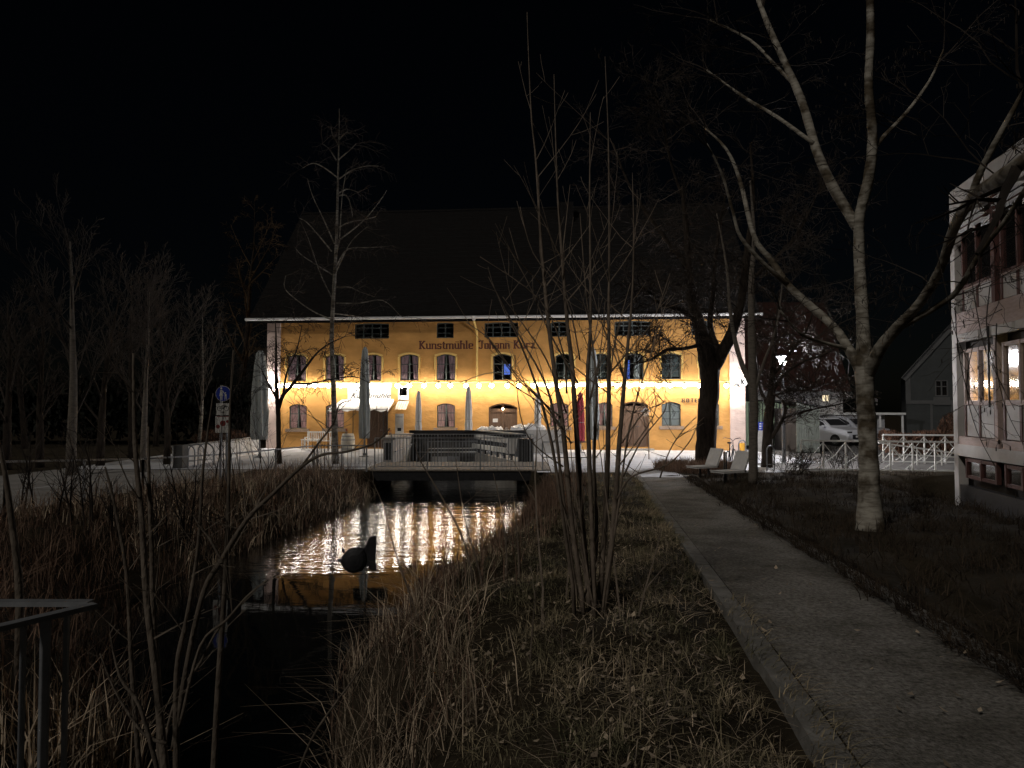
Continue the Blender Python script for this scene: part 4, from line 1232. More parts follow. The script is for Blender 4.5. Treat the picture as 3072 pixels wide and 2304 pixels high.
B().tube([(.20, -.30, 1.08), (.30, -.26, 1.10), (.37, -.08, 1.06), (.35, 0, .98), (.37, .08, 1.06), (.30, .26, 1.10), (.20, .30, 1.08)], .012, 6).build("handlebar", 'blacksteel', bk)
B().tube([(.36, 0, .92), (.345, 0, 1.0)], .013, 6).build("stem", 'chrome', bk)
# street lamp
lp = G(2352, 1388, .012)
sl = thing("street_lamp", "lit post-top street lamp glaring behind the twiggy tree", "street lamp", lp)
lh = W(2352, 1080, lp.y).z - lp.z
B().tube([(0, 0, 0), (0, 0, 1.0), (0, 0, lh - .30)], [.075, .07, .045], 12).build("pole", 'steel', sl)
B().lathe([(.05, lh - .32), (.08, lh - .22), (.10, lh - .19)], 12).build("collar", 'steel', sl)
B().lathe([(.05, lh - .17), (.12, lh - .09), (.12, lh + .03), (.06, lh + .09)], 14).build("lamp_glow", 'streetlight', sl)
B().lathe([(.24, lh + .13), (.23, lh + .15), (.08, lh + .22), (.03, lh + .24)], 20).build("hood", 'steel', sl)
for k in range(3):
    a = k*2.09 + .4
    B().beam((.09*math.cos(a), .09*math.sin(a), lh - .20), (.20*math.cos(a), .20*math.sin(a), lh + .17), .014, .014).build("stay", 'steel', sl)

# ================================================================== RIGHT: WHITE TRUSS RAILINGS
def truss_rail(name, label, p, q, h, bays, cross=False, sink=.15):
    o0 = Vector(p); t = thing(name, label, "railing", o0)
    a, b = Vector((0, 0, 0)), Vector(q) - o0
    B().beam(a + Vector((0,0,h)), b + Vector((0,0,h)), .06, .06).build("top_rail", 'white', t)
    B().beam(a + Vector((0,0,.08)), b + Vector((0,0,.08)), .045, .045).build("bottom_rail", 'white', t)
    for i in range(bays + 1):
        c = a.lerp(b, i / bays)
        B().box(c.x-.022, c.x+.022, c.y-.022, c.y+.022, c.z - sink, c.z + h - .031).build("post", 'white', t)
        if i < bays:
            d = a.lerp(b, (i+1)/bays); m = a.lerp(b, (i+.5)/bays)
            B().beam(c + Vector((.02,.03,h*.92)), m + Vector((0,.03,h*.5)), .022, .022).build("strut", 'white', t)
            B().beam(d + Vector((-.02,.03,h*.92)), m + Vector((0,.03,h*.5)), .022, .022).build("strut", 'white', t)
            if cross:
                B().beam(m + Vector((0,.055,h*.5)), c + Vector((.02,.055,.12)), .022, .022).build("strut", 'white', t)
                B().beam(m + Vector((0,.055,h*.5)), d + Vector((-.02,.055,.12)), .022, .022).build("strut", 'white', t)
            else:
                B().beam(m + Vector((0,.055,h*.5)), c + Vector((-.25,.055,.10)), .022, .022).build("strut", 'white', t)
    return t
truss_rail("truss_railing", "long white truss railing in front of the parked cars", (9.95, 24.5, .0), (15.2, 24.3, -.05), 1.06, 7)
truss_rail("truss_railing", "taller white truss railing with crossed struts beside the brown hedge", (14.6, 28.0, .0), (18.3, 27.4, .0), 1.12, 5, True)
tr = thing("ramp_rail", "sloping white ramp rail behind the truss railing", "railing", (14.0, 27.2, 0))
B().beam((0, 0, .85), (3.4, -.5, .38), .06, .06).build("rail", 'white', tr); B().beam((.4, 0, .42), (3.5, -.5, .30), .05, .05).build("rail", 'white', tr)
for k in range(4):
    x = .5 + k*.85; B().box(x-.02, x+.02, -.03 - x*.15, .01 - x*.15, -.1, .80 - x*.138).build("post", 'white', tr)

# ================================================================== RIGHT: CLAD BUILDING
cb_ = thing("clad_building", "white panelled building with red timber window frames and glazed bays", "building", FC, math.atan2(FU.y, FU.x))
def fb(px, py):
    d = ray(px, py); o = Vector((0, 0, EYE)); t = (FC - o).dot(FN) / d.dot(FN); p = o + d*t - FC
    return p.dot(FU), p.z
LEN = 9.0; DEPB = 9.0
ZT, Z = 8.9, {}
def fz(py): return fb(2880, py)[1]
# levels measured close to the corner
z_par0 = fz(650); z_w2t = fz(680); z_w2b = fz(872); z_p2b = fz(940); z_b1b = fz(1003); z_aw = fz(1030)
z_w1t = fz(1052); z_w1b = fz(1212); z_p1b = fz(1308); z_s = fz(1332); z_b0 = fz(1366); z_g0 = fz(1428)
B().box(0, LEN, .24, DEPB, -1.6, ZT - .05).build("core", 'room', cb_)
B().box(-.02, .30, -.03, .25, -1.6, ZT).build("corner_post", 'clad', cb_)
B().box(.302, LEN, -.02, .22, z_par0, ZT).build("parapet", 'clad', cb_)
B().box(.302, LEN, -.04, .22, z_b1b, z_p2b).build("floor_band", 'pinkwood', cb_)
B().box(.302, LEN, -.05, .22, z_b0, z_s - .002).build("floor_band", 'clad', cb_)
B().box(.302, LEN, -.015, .22, z_s, z_p1b).build("sill_band", 'pinkwood', cb_)
B().box(.302, LEN, .0, .22, -1.6, z_g0 - .25).build("plinth", 'blacksteel', cb_)
for zz in (z_aw,):
    B().box(.36, 2.10, -.13, -.01, zz, z_b1b - .03).build("awning_box", 'clad', cb_)
    B().box(2.25, 4.1, -.13, -.01, zz, z_b1b - .03).build("awning_box", 'clad', cb_)
    B().box(4.25, 6.1, -.13, -.01, zz, z_b1b - .03).build("awning_box", 'clad', cb_)
bays = [(fb(2897, 1150)[0], fb(2986, 1150)[0]), (fb(3014, 1150)[0], fb(3118, 1150)[0]), (fb(3150, 1150)[0], fb(3280, 1150)[0])]
for bi, (a, b_) in enumerate(bays):
    for lo, hi, kind in ((z_w1b, z_w1t, 'lit'), (z_w2b, z_w2t, 'dark'), (z_g0, z_b0 - .04, 'low')):  # middle row of windows gets the added glowing curtains
        m = (a + b_)/2
        f = B()
        for x in (a, m, b_): f.box(x - .045, x + .045, -.035, .08, lo, hi)
        f.box(a + .046, m - .046, -.02, .08, lo, lo + .09); f.box(m + .046, b_ - .046, -.02, .08, lo, lo + .09)
        f.box(a + .046, m - .046, -.02, .08, hi - .10, hi); f.box(m + .046, b_ - .046, -.02, .08, hi - .10, hi)
        w = f.build("window", 'redwood' if kind != 'lit' else 'pinkwood', cb_)
        for x0, x1 in ((a + .05, m - .05), (m + .05, b_ - .05)):
            B().box(x0, x1, .03, .036, lo + .095, hi - .105).build("pane", 'darkglass', w)
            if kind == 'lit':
                curtain(x0 + .02, x1 - .02, lo + .05, hi - .05, .14, w, 'pinkglow' if bi == 0 else 'yellowglow', bi*3 + int(x0*10), False)  # self-glowing cloth added in place of the mill's reflection
    for lo, hi in ((z_p1b, z_w1b), (z_p2b, z_w2b)):
        m = (a + b_)/2
        for x0, x1 in ((a + .05, m - .06), (m + .06, b_ - .05)):
            B().box(x0, x1, -.005, .10, lo + .03, hi - .05).build("infill_panel", 'clad', cb_)
        B().box(m - .058, m + .058, -.03, .1, lo, hi).build("mullion", 'redwood', cb_)
        B().box(a - .06, a + .048, -.03, .1, lo, hi).build("mullion", 'redwood', cb_)
        B().box(b_ - .048, b_ + .06, -.03, .1, lo, hi).build("mullion", 'redwood', cb_)
        B().box(a + .05, b_ - .05, -.045, -.008, hi - .045, hi - .003).build("window_board", 'pinkwood', cb_)
    B().box(b_ + .062, b_ + .24, -.06, .22, z_s, z_b1b).build("pier", 'pinkwood', cb_)
    B().box(b_ + .062, b_ + .24, -.06, .22, z_p2b, z_par0 - .002).build("pier", 'redwood', cb_)
    B().tube([(b_ + .02, -.16, z_w1b - .1), (b_ + .02, -.16, z_b1b)], .028, 6).build("shutter_rod", 'blacksteel', cb_)
    for zz in (lerp(z_w1b, z_w1t, .25), lerp(z_w1b, z_w1t, .75)):
        B().beam((b_ - .02, -.16, zz), (b_ + .30, -.16, zz), .03, .03).build("clamp", 'blacksteel', cb_)
    for k in range(3):      # folded white sunshade slats below the parapet
        B().beam((a + .05, -.22 + k*.05, z_w2t + .05 - k*.14), (b_ - .1, -.22 + k*.05, z_w2t + .05 - k*.14), .16, .02).build("sunshade_slat", 'white', cb_)

# ================================================================== FAR RIGHT: SHED, CARS, HOUSES
sh = thing("slatted_shed", "grey-green slatted shed with sloping roof beside the parked cars", "shed", (12.9, 34.0, 0.012))
def shx(px, D=34.0): return (px - 1536)/F*D - 12.9
x0, x1 = shx(2388), shx(2458)
zr0, zr1 = W(2388, 1203, 34).z, W(2458, 1222, 34).z
B().box(x0 + .05, x1 - .05, .08, 3.0, 0, zr1 - .06).build("body", 'room', sh)
n = 14
for i in range(n):
    x = lerp(x0, x1, (i+.5)/n)
    B().box(x - .03, x + .03, .0, .05, .05, lerp(zr0, zr1, (i+.5)/n) - .05).build("slat", 'darkslat', sh)
B().box(x0, x1, .052, .08, .85, .93).build("rail", 'darkslat', sh)
b = B(); b.beam((x0 - .1, 1.4, zr0 + .02), (x1 + .15, 1.4, zr1), 3.4, .07); b.build("roof", 'blacksteel', sh)
gs = thing("green_panel_wall", "pale green board wall with dark battens behind the black tree", "wall", (13.6, 41.0, 0.012))
gx0, gx1 = (2216-1536)/F*41 - 13.6, (2400-1536)/F*41 - 13.6; gh = W(2300, 1205, 41).z
B().box(gx0, gx1, .03, .12, 0, gh).build("wall", 'greenpanel', gs)
for i in range(19):
    x = lerp(gx0, gx1, i/18); B().box(x-.025, x+.025, 0, .028, .02, gh - .1).build("batten", 'blacksteel', gs)
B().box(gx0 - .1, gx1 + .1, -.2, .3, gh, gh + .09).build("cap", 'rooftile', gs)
t = thing("notice_board", "small dark notice board on a white plinth at the mill corner", "sign", (12.6, 35.9, .012))
B().box(-.35, .55, .0, .3, 0, 1.02).build("plinth", 'concrete', t); B().box(-.35, .55, -.03, -.002, 1.03, 1.45).build("board", 'signblue', t)
b = B()
for j in range(3):
    for i in range(5): b.box(-.30 + i*.17, -.20 + i*.17, -.036, -.031, 1.09 + j*.12, 1.15 + j*.12)
b.build("printed_text", 'signwhite', t, kind="stuff")
t = thing("yellow_bin", "small yellow bin standing against the pink mill pilaster", "bin", mw(ml(2222, 1340)[0], .35, .012))
B().lathe([(.11, 0), (.15, .36), (.16, .37), (.16, .40)], 16).build("bucket", 'yellowbin', t)

def car(p, rz, m, label):
    t = thing("parked_car", label, "car", p, rz)
    W2 = .90
    # side profile: (x, z) bonnet to tail, front = -x
    secs = [(-2.15, .38, .70, .80), (-2.05, .30, .92, .86), (-1.25, .28, 1.03, .90), (-.95, .28, 1.08, .90), (1.45, .28, 1.10, .90), (2.05, .30, 1.05, .88), (2.18, .42, .85, .82)]
    b = B(); ringn = []
    for (x, zb, zt, w) in secs:
        ringn.append([(x, -w, zb), (x, -w*1.0, lerp(zb, zt, .55)), (x, -w*.93, zt - .03), (x, -w*.80, zt), (x, w*.80, zt), (x, w*.93, zt - .03), (x, w, lerp(zb, zt, .55)), (x, w, zb)])
    for i in range(len(secs) - 1):
        for k in range(8):
            k2 = (k+1) % 8; b.quad(ringn[i][k], ringn[i+1][k], ringn[i+1][k2], ringn[i][k2])
    b.poly(ringn[0]); b.poly(ringn[-1][::-1])
    b.build("body", m, t, smooth=False)
    cs = [(-.98, 1.07, 1.08, .80), (-.30, 1.07, 1.58, .66), (.2, 1.07, 1.66, .64), (1.35, 1.08, 1.60, .64), (2.02, 1.05, 1.08, .76)]
    b = B(); rr = [[(x, -.80, zb), (x, -w, zt), (x, w, zt), (x, .80, zb)] for x, zb, zt, w in cs]
    for i in range(len(cs) - 1):
        for k in range(3): b.quad(rr[i][k], rr[i+1][k], rr[i+1][k+1], rr[i][k+1])
    b.build("cabin", m, t)
    def on(x): 
        for c0, c1 in zip(cs[:-1], cs[1:]):
            if c0[0] <= x <= c1[0]:
                u = (x - c0[0])/(c1[0]-c0[0]); return lerp(c0[2], c1[2], u), lerp(c0[3], c1[3], u)
    z1, w1 = on(-.90); z2, w2 = on(-.36)
    B().poly([(-.915, -.72, z1 + .03), (-.915, .72, z1 + .03), (-.385, .60, z2 - .02), (-.385, -.60, z2 - .02)]).build("windscreen", 'ink', t)
    for s in (-1, 1):
        for xa, xb in ((-.62, .30), (.38, 1.30)):
            pts = []
            for x, top in ((xa, 0), (xb, 0), (xb, 1), (xa, 1)):
                z, w = on(x)
                u = .88 if top else .12
                pts.append((x + (.16 if (top and xa < 0 and x == xa) else 0), s*(lerp(.80, w, u) + .012), lerp(1.07, z, u)))
            B().poly(pts).build("side_window", 'ink', t)
        for x in (-1.35, 1.35):
            wl = B().lathe([(.30, -.10), (.335, -.08), (.335, .08), (.30, .10)], 18); 
            o = wl.build("wheel", 'tyre', t); o.matrix_local = Matrix.Translation((x, s*.82, .335)) @ Matrix.Rotation(math.pi/2, 4, 'X')
            rim = B().lathe([(.20, .0), (.19, .02)], 14).build("rim", 'chrome', o); rim.location = (0, 0, -.115 if s > 0 else .10)
        B().box(-2.13, -1.98, s*.62 - .17, s*.62 + .17, .74, .84).build("headlight", 'chrome', t)
        B().box(-.75, -.60, s*.98 - .09, s*.98 + .09, 1.05, 1.17).build("mirror", m, t)
        B().beam((-.2, s*.60, 1.685), (1.4, s*.60, 1.66), .04, .04).build("roof_rail", 'chrome', t)
    B().box(-2.20, -2.12, -.45, .45, .42, .66).build("grille", 'ink', t)
    B().box(-2.215, -2.205, -.26, .26, .50, .61).build("number_plate", 'signwhite', t)
cp1 = Vector(((2468-1536)/F*39.0, 41.0, .012))
car(Vector((18.45, 41.8, .012)), R(116), 'carwhite', "white parked car nosing out beside the slatted shed")
car(Vector((20.75, 43.6, .012)), R(116), 'cargrey', "silver parked car half hidden by the birch trunk")
# white carport wall behind the cars
cw_ = thing("white_carport", "long low white carport behind the parked cars", "carport", (20.5, 47.0, .012))
xa, xb = (2462-1536)/F*47 - 20.5, (2655-1536)/F*47 - 20.5
zt = W(2550, 1238, 47).z
B().box(xa, xb, .1, .3, 0, zt - .15).build("back_wall", 'white', cw_)
B().box(xa - .1, xb + .15, -2.2, .4, zt - .13, zt).build("roof", 'white', cw_)
for i in range(4):
    x = lerp(xa, xb, i/3); B().box(x-.05, x+.05, -2.1, -2.0, 0, zt - .135).build("post", 'white', cw_)
# red-roofed house
rh = thing("red_roofed_house", "house with dull red roof and pale lit wall behind the yard", "house", ((2410-1536)/F*56, 56.0, .012))
ox = rh.location.x
def hx_(px): return (px-1536)/F*56 - ox
ze = W(2410, 1166, 56).z; zrg = W(2410, 905, 60).z
ops = []
for pa, pb2, ya, yb in ((2398, 2420, 1186, 1212), (2466, 2490, 1184, 1206)):
    ops.append(dict(x0=hx_(pa), x1=hx_(pb2), z0=W(2410, yb, 56).z, z1=W(2410, ya, 56).z, rise=0.0))
b = B(); wall_with_holes(b, hx_(2255), hx_(2528), -.1, ze, ops, 0, .15); b.build("wall", 'fabric', rh)
for i, o in enumerate(ops):
    f = B(); frame_boxes(f, o, .06, .06, 2, None, ()); w = f.build("window", 'white', rh)
    B().box(o['x0'], o['x1'], .16, .18, o['z0'], o['z1']).build("pane", 'warmlit' if i else 'ink', w)
B().box(hx_(2402), hx_(2424), -.1, -.02, W(2410, 1222, 56).z, W(2410, 1212, 56).z).build("blue_sign", 'bluelit', rh)
for q_ in (2262, 2525):
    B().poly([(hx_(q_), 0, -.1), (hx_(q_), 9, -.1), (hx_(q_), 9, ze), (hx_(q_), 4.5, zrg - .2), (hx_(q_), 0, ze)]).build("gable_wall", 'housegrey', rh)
b = B()
for (ya, za, yb2, zb2) in ((-.5, ze - .25, 4.5, zrg), (9.5, ze - .25, 4.5, zrg)):
    b.quad((hx_(2240), ya, za), (hx_(2545), ya, za), (hx_(2552), yb2, zb2), (hx_(2240), yb2, zb2))
b.build("roof", 'redroof', rh)
# grey gabled house
gh_ = thing("grey_gabled_house", "dim grey house with steep gable and pale trim boards", "house", ((2716-1536)/F*50, 50.0, .012), R(-27))
gox = gh_.location.x
def gx_(px): return (px-1536)/F*50 - gox
zE, zB2 = W(2716, 1128, 50).z, 0
xl_, xr_ = gx_(2718), gx_(3010); xm = (xl_ + xr_)/2
slope_ = (W(2860, 960, 50).z - zE) / (gx_(2860) - xl_); zP = zE + slope_*(xm - xl_)
ops = [dict(x0=gx_(2793), x1=gx_(2826), z0=W(2800, 1190, 50).z, z1=W(2800, 1142, 50).z, rise=0.0)]
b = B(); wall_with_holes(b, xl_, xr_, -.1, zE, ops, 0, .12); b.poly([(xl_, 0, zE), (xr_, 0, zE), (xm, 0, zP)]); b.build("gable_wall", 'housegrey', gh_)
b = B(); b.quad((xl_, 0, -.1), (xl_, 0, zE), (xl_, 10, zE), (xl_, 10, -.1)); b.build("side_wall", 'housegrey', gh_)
b = B()
b.beam((xl_ - .15, -.08, zE - .25), (xm, -.08, zP), .12, .38); b.beam((xr_ + .15, -.08, zE - .25), (xm, -.08, zP), .12, .38)
b.build("verge_board", 'housetrim', gh_)
b = B()
for s, xe in ((-1, xl_ - .4), (1, xr_ + .4)):
    b.quad((xe, -.3, zE - .35), (xm, -.3, zP + .25), (xm, 10, zP + .25), (xe, 10, zE - .35))
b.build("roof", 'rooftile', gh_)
b = B(); zc_ = W(2800, 1207, 50).z
b.box(xl_, xr_, -.06, -.002, zc_ - .12, zc_ + .12); b.box(xl_ - .02, xl_ + .28, -.065, -.002, zc_ + .122, zE)
b.box(gx_(2780), gx_(2786), -.062, -.002, .4, zc_ - .122); b.box(gx_(2832), gx_(2838), -.062, -.002, .4, zc_ - .122)
b.build("trim_board", 'housetrim', gh_)
o = ops[0]; f = B(); frame_boxes(f, o, .02, .08, 2, None, (.6,)); w = f.build("window", 'housetrim', gh_)
B().box(o['x0'], o['x1'], .10, .11, o['z0'], o['z1']).build("pane", 'darkglass', w)
B().box(o['x0'] - .1, o['x1'] + .1, -.12, .0, o['z0'] - .6, o['z0'] - .05).build("window_box", 'housetrim', w)

# ================================================================== VEGETATION
V = Vector
def rvec(r): return V((r.gauss(0, 1), r.gauss(0, 1), r.gauss(0, 1)))
def grow(out, r, p, d, L, rad, lvl, o):
    n = max(3, min(7, int(L / o['seg'])))
    pts, rr = [p.copy()], [rad]
    tip = rad * o.get('taper', .35)
    d = d.normalized()
    for i in range(n):
        d = (d + rvec(r) * o['wob'] + V((0, 0, o['up'][min(lvl, len(o['up'])-1)]))).normalized()
        p = p + d * (L / n)
        pts.append(p.copy()); rr.append(max(o['rmin'], lerp(rad, tip, (i+1)/n)))
    out.setdefault(lvl, []).append((pts, rr))
    if lvl < o['levels']:
        k = o['kids'][min(lvl, len(o['kids'])-1)]
        for i in range(k):
            t = o['t0'] + (1 - o['t0']) * (i + r.random()) / k
            f = min(n - 1e-3, t * n); a = int(f)
            q = pts[a].lerp(pts[a+1], f - a)
            dd = (pts[a+1] - pts[a]).normalized()
            ax = dd.cross(rvec(r))
            if ax.length < 1e-4: continue
            ang = R(o['ang'] + r.uniform(-14, 14))
            nd = Matrix.Rotation(ang, 3, ax.normalized()) @ dd
            if 'flat' in o: nd.y *= o['flat']
            grow(out, r, q, nd, L * o['ratio'] * (1 - .45*t) * r.uniform(.75, 1.2), max(o['rmin'], rr[a] * o['rratio']), lvl + 1, o)
def tree_thing(name, label, base, out, mtr, mtw, group=None, limb_lvl=1, n0=9):
    t = thing(name, label, "tree" if name != "shrub" else "shrub", base, 0, group)
    for lvl in sorted(out):
        if lvl < limb_lvl:
            for pts, rr in out[lvl]:
                b = B().tube([p - base for p in pts], rr, n0, jit=.07)
                b.build("trunk" if lvl == 0 else "limb", mtr, t, smooth=True)
    b = B(); any_ = False
    for lvl in sorted(out):
        if lvl >= limb_lvl:
            for pts, rr in out[lvl]:
                any_ = True
                b.tube([p - base for p in pts], rr, 5 if rr[0] > .03 else 3, cap=False)
    if any_: b.build("crown", mtw, t, kind="stuff")
    return t
def pxl(pts, D):
    if not hasattr(D, '__len__'): D = [D]*len(pts)
    return [W(x, y, d) for (x, y), d in zip(pts, D)]
def smooth_line(pts, rr, k=3):
    P, Q = [], []
    n = len(pts)
    for i in range(n - 1):
        p0, p1, p2, p3 = pts[max(i-1,0)], pts[i], pts[i+1], pts[min(i+2,n-1)]
        for j in range(k):
            t = j / k
            P.append(0.5*((2*p1) + (p2-p0)*t + (2*p0-5*p1+4*p2-p3)*t*t + (3*p1-p0-3*p2+p3)*t**3)); Q.append(lerp(rr[i], rr[i+1], t))
    P.append(pts[-1]); Q.append(rr[-1]); return P, Q
def px_w(w, D): return w / 2 / F * D

# --- foreground birch (right) -------------------------------------------------
bz0 = gz(*W(2610, 1575, 10.9).xy)
D0 = 10.9
base = W(2610, 1590, D0); base.z = bz0 - .05
out = {0: [], 1: []}
def limb(lvl, px, D, w, sm=4):
    pts = pxl(px, D); ww = [px_w(a, (D if not hasattr(D, '__len__') else D[i])) for i, a in enumerate(w)]
    P, Q = smooth_line(pts, ww, sm); out[lvl].append((P, Q)); return P, Q
limb(0, [(2612, 1600), (2608, 1480), (2604, 1330), (2596, 1200), (2592, 1100), (2590, 1000), (2583, 880), (2577, 740), (2580, 640), (2605, 540), (2618, 410), (2606, 265), (2612, 100), (2608, -80)], [10.9]*8 + [10.8, 10.7, 10.6, 10.5, 10.4, 10.3], [92, 60, 52, 50, 54, 38, 34, 31, 29, 31, 28, 24, 24, 20])
limb(1, [(2590, 1130), (2545, 1045), (2504, 984), (2440, 925), (2365, 856), (2317, 784), (2263, 711), (2220, 542), (2178, 446), (2110, 380)], [10.9, 11, 11.2, 11.4, 11.6, 11.8, 12, 12.3, 12.5, 12.8], [34, 28, 25, 23, 21, 18, 15, 12, 8, 4])
limb(1, [(2365, 856), (2290, 790), (2222, 711), (2200, 640), (2165, 520), (2120, 430)], [11.6, 11.3, 11.1, 11, 10.8, 10.6], [16, 13, 11, 9, 7, 4])
limb(1, [(2577, 690), (2510, 580), (2456, 470), (2413, 325), (2371, 223), (2310, 90), (2268, -20)], [10.9, 11, 11.1, 11.3, 11.5, 11.7, 12], [30, 30, 27, 24, 21, 17, 13])
limb(1, [(2390, 260), (2330, 200), (2250, 120), (2130, 60)], [11.4, 11.7, 12.0, 12.4], [12, 10, 8, 5])
limb(1, [(2440, 430), (2330, 350), (2230, 290), (2120, 210)], [11.1, 11.5, 12.0, 12.4], [12, 10, 8, 5])
limb(1, [(2618, 450), (2660, 400), (2720, 337), (2790, 240), (2830, 150)], [10.6, 10.8, 11.0, 11.2, 11.4], [16, 13, 11, 8, 5])
limb(1, [(2600, 1130), (2640, 1045), (2690, 985), (2763, 904), (2823, 802), (2868, 670), (2925, 590), (3000, 535), (3110, 455)], [10.9, 10.5, 10.1, 9.5, 8.9, 8.2, 7.4, 6.6, 5.8], [38, 36, 32, 28, 26, 30, 38, 44, 48])
limb(1, [(2905, 610), (2940, 520), (2985, 430), (3040, 330), (3090, 240)], [7.7, 7.5, 7.3, 7.1, 6.9], [24, 20, 18, 15, 12])
limb(1, [(2690, 985), (2739, 960), (2810, 920), (2871, 874), (2944, 753), (3010, 670), (3080, 560)], [10.1, 9.8, 9.4, 9.0, 8.5, 8.1, 7.7], [24, 20, 17, 16, 15, 14, 12])
limb(1, [(2545, 1045), (2480, 1030), (2400, 1000), (2340, 930)], [11, 10.8, 10.5, 10.2], [14, 10, 8, 5])
rb_ = random.Random(11)
tw = {}
o_t = dict(seg=.14, wob=.16, up=[-.10, -.16], levels=1, kids=[4], t0=.25, ang=42, ratio=.55, rratio=.6, rmin=.0022, taper=.3)
for (P, Q) in list(out[1]) + list(out[0]):
    d = (P[-1] - P[-3]).normalized()
    for k in range(3):
        grow(tw, rb_, P[-1 - k], d + rvec(rb_)*.35, rb_.uniform(.8, 1.8), Q[-1 - k]*.8, 2, dict(o_t, up=[0, 0, .02, -.04], kids=[4, 4, 4, 4], levels=4, wob=.12, seg=.2, ratio=.55, rmin=.003))
for (P, Q) in list(out[1]):
    for k in range(8):
        i = rb_.randrange(len(P)//3, len(P)-1)
        d = rvec(rb_); d.z = abs(d.z)*.3; d.y *= .7
        grow(tw, rb_, P[i], d, rb_.uniform(.6, 1.6), .009, 2, dict(o_t, up=[0, 0, .0, -.06, -.08], levels=4, kids=[5], rmin=.0028))
# hanging twigs with catkins in front of the clad building
for k in range(6):
    p = W(rb_.uniform(2900, 3100), rb_.uniform(700, 1050), rb_.uniform(7.6, 9.0))
    grow(tw, rb_, p, V((rb_.uniform(-1, -.2), rb_.uniform(-.4, .4), rb_.uniform(-.5, .3))), rb_.uniform(.5, .9), .006, 2, dict(o_t, up=[-.02, -.04, -.03, -.06], wob=.22, kids=[5], ang=50, levels=3))
for k, (xa, ya) in enumerate(((2870, 1010), (2960, 1060), (2905, 1180), (3020, 1230), (2990, 1120), (2930, 1290))):
    p = W(xa - 60 + 10*k, ya - 260, 8.6)
    pts, q = smooth_line([p, W(xa - 30, ya - 130, 8.3), W(xa, ya, 8.1), W(xa + 55, ya + 110, 8.0)], [.007, .006, .005, .003], 4)
    tw.setdefault(2, []).append((pts, q))
    for j in range(3, len(pts), 2): grow(tw, rb_, pts[j], V((rb_.uniform(-1, 1), rb_.uniform(-.5, .5), rb_.uniform(-.6, .3))), .35, .004, 3, dict(o_t, levels=4, kids=[3]))
for l in tw: out.setdefault(l, []).extend(tw[l])
for kk in out:
    pass
birch_t = tree_thing("birch_tree", "thick pale birch with forked limbs growing beside the footpath", base, out, 'birch', 'twig', None, 2, 14)
ck = B()
for pts, rr in tw.get(3, []) + tw.get(4, []):
    if rb_.random() < .28 and pts[-1].x > 4.6:
        e = pts[-1] - base; ck.lathe([(.001, -.055), (.006, -.045), (.007, -.02), (.005, -.004), (.001, 0)], 5, e)
ck.build("catkins", 'twig', birch_t, kind="stuff")

# --- multi-stem saplings in the middle ---------------------------------------
D1 = 6.4
base = W(1785, 1835, D1); base.z = gz(base.x, base.y) - .04
tw = {}; rb_ = random.Random(21)
st = thing("sapling_clump", "tall many-stemmed bare sapling clump between the stream and the footpath", "tree", base)
stems = [
 ([(1752, 1830), (1715, 1560), (1690, 1300), (1650, 1010), (1623, 723), (1608, 482), (1593, 331), (1581, 36)], [6.3, 6.3, 6.3, 6.4, 6.5, 6.6, 6.6, 6.7], [27, 26, 25, 22, 15, 11, 8, 3]),
 ([(1770, 1835), (1745, 1540), (1727, 1265), (1717, 1100), (1701, 964), (1683, 723), (1671, 542), (1662, 223)], [6.5, 6.5, 6.5, 6.55, 6.6, 6.7, 6.8, 6.9], [30, 28, 26, 24, 20, 15, 10, 3]),
 ([(1785, 1840), (1775, 1560), (1766, 1330), (1762, 1132), (1772, 964), (1769, 603), (1771, 337)], [6.2, 6.2, 6.2, 6.2, 6.25, 6.3, 6.4], [26, 24, 24, 20, 15, 9, 3]),
 ([(1798, 1835), (1815, 1560), (1822, 1400), (1827, 1180), (1826, 964), (1828, 723), (1825, 422), (1815, 169)], [6.6, 6.6, 6.6, 6.6, 6.65, 6.7, 6.8, 6.9], [30, 28, 26, 24, 16, 11, 7, 3]),
 ([(1812, 1835), (1838, 1600), (1850, 1440), (1866, 1231), (1882, 1050), (1897, 880), (1901, 700), (1897, 518)], [6.3, 6.25, 6.2, 6.2, 6.2, 6.2, 6.2, 6.2], [30, 28, 26, 23, 17, 11, 7, 3]),
 ([(1725, 1800), (1690, 1560), (1655, 1330), (1600, 1130), (1530, 960), (1465, 830)], [6.1, 6.0, 5.9, 5.8, 5.7, 5.6], [20, 18, 15, 12, 8, 3]),
 ([(1735, 1810), (1700, 1580), (1668, 1300), (1640, 1160), (1560, 1010), (1490, 880)], [6.5, 6.5, 6.5, 6.5, 6.5, 6.6], [18, 17, 15, 12, 8, 3]),
 ([(1805, 1830), (1850, 1560), (1885, 1300), (1940, 1100), (2000, 950)], [6.0, 5.9, 5.9, 5.8, 5.7], [15, 13, 10, 7, 3]),
 ([(1770, 1830), (1790, 1600), (1782, 1380), (1790, 1150), (1760, 900), (1740, 640)], [6.7, 6.7, 6.8, 6.8, 6.9, 7], [22, 20, 17, 13, 8, 3]),
]
o_s = dict(seg=.16, wob=.05, up=[.07, .07], levels=2, kids=[2], t0=.3, ang=36, ratio=.5, rratio=.6, rmin=.0022, taper=.3)
for pts, D, w in stems:
    P, Q = smooth_line(pxl(pts, D), [px_w(a * .58, d) for a, d in zip(w, D)], 4)
    P[0].z = min(P[0].z, gz(P[0].x, P[0].y) - .03)
    B().tube([p - base for p in P], Q, 8, jit=.12).build("stem", 'stem', st, smooth=True)
    for k in range(6):
        i = rb_.randrange(int(len(P)*.42), len(P) - 3)
        d = V((rb_.uniform(-1, 1), rb_.uniform(-.8, .8), rb_.uniform(.55, 1.2)))
        grow(tw, rb_, P[i], d, rb_.uniform(.45, 1.1), max(.004, Q[i]*.5), 1, o_s)
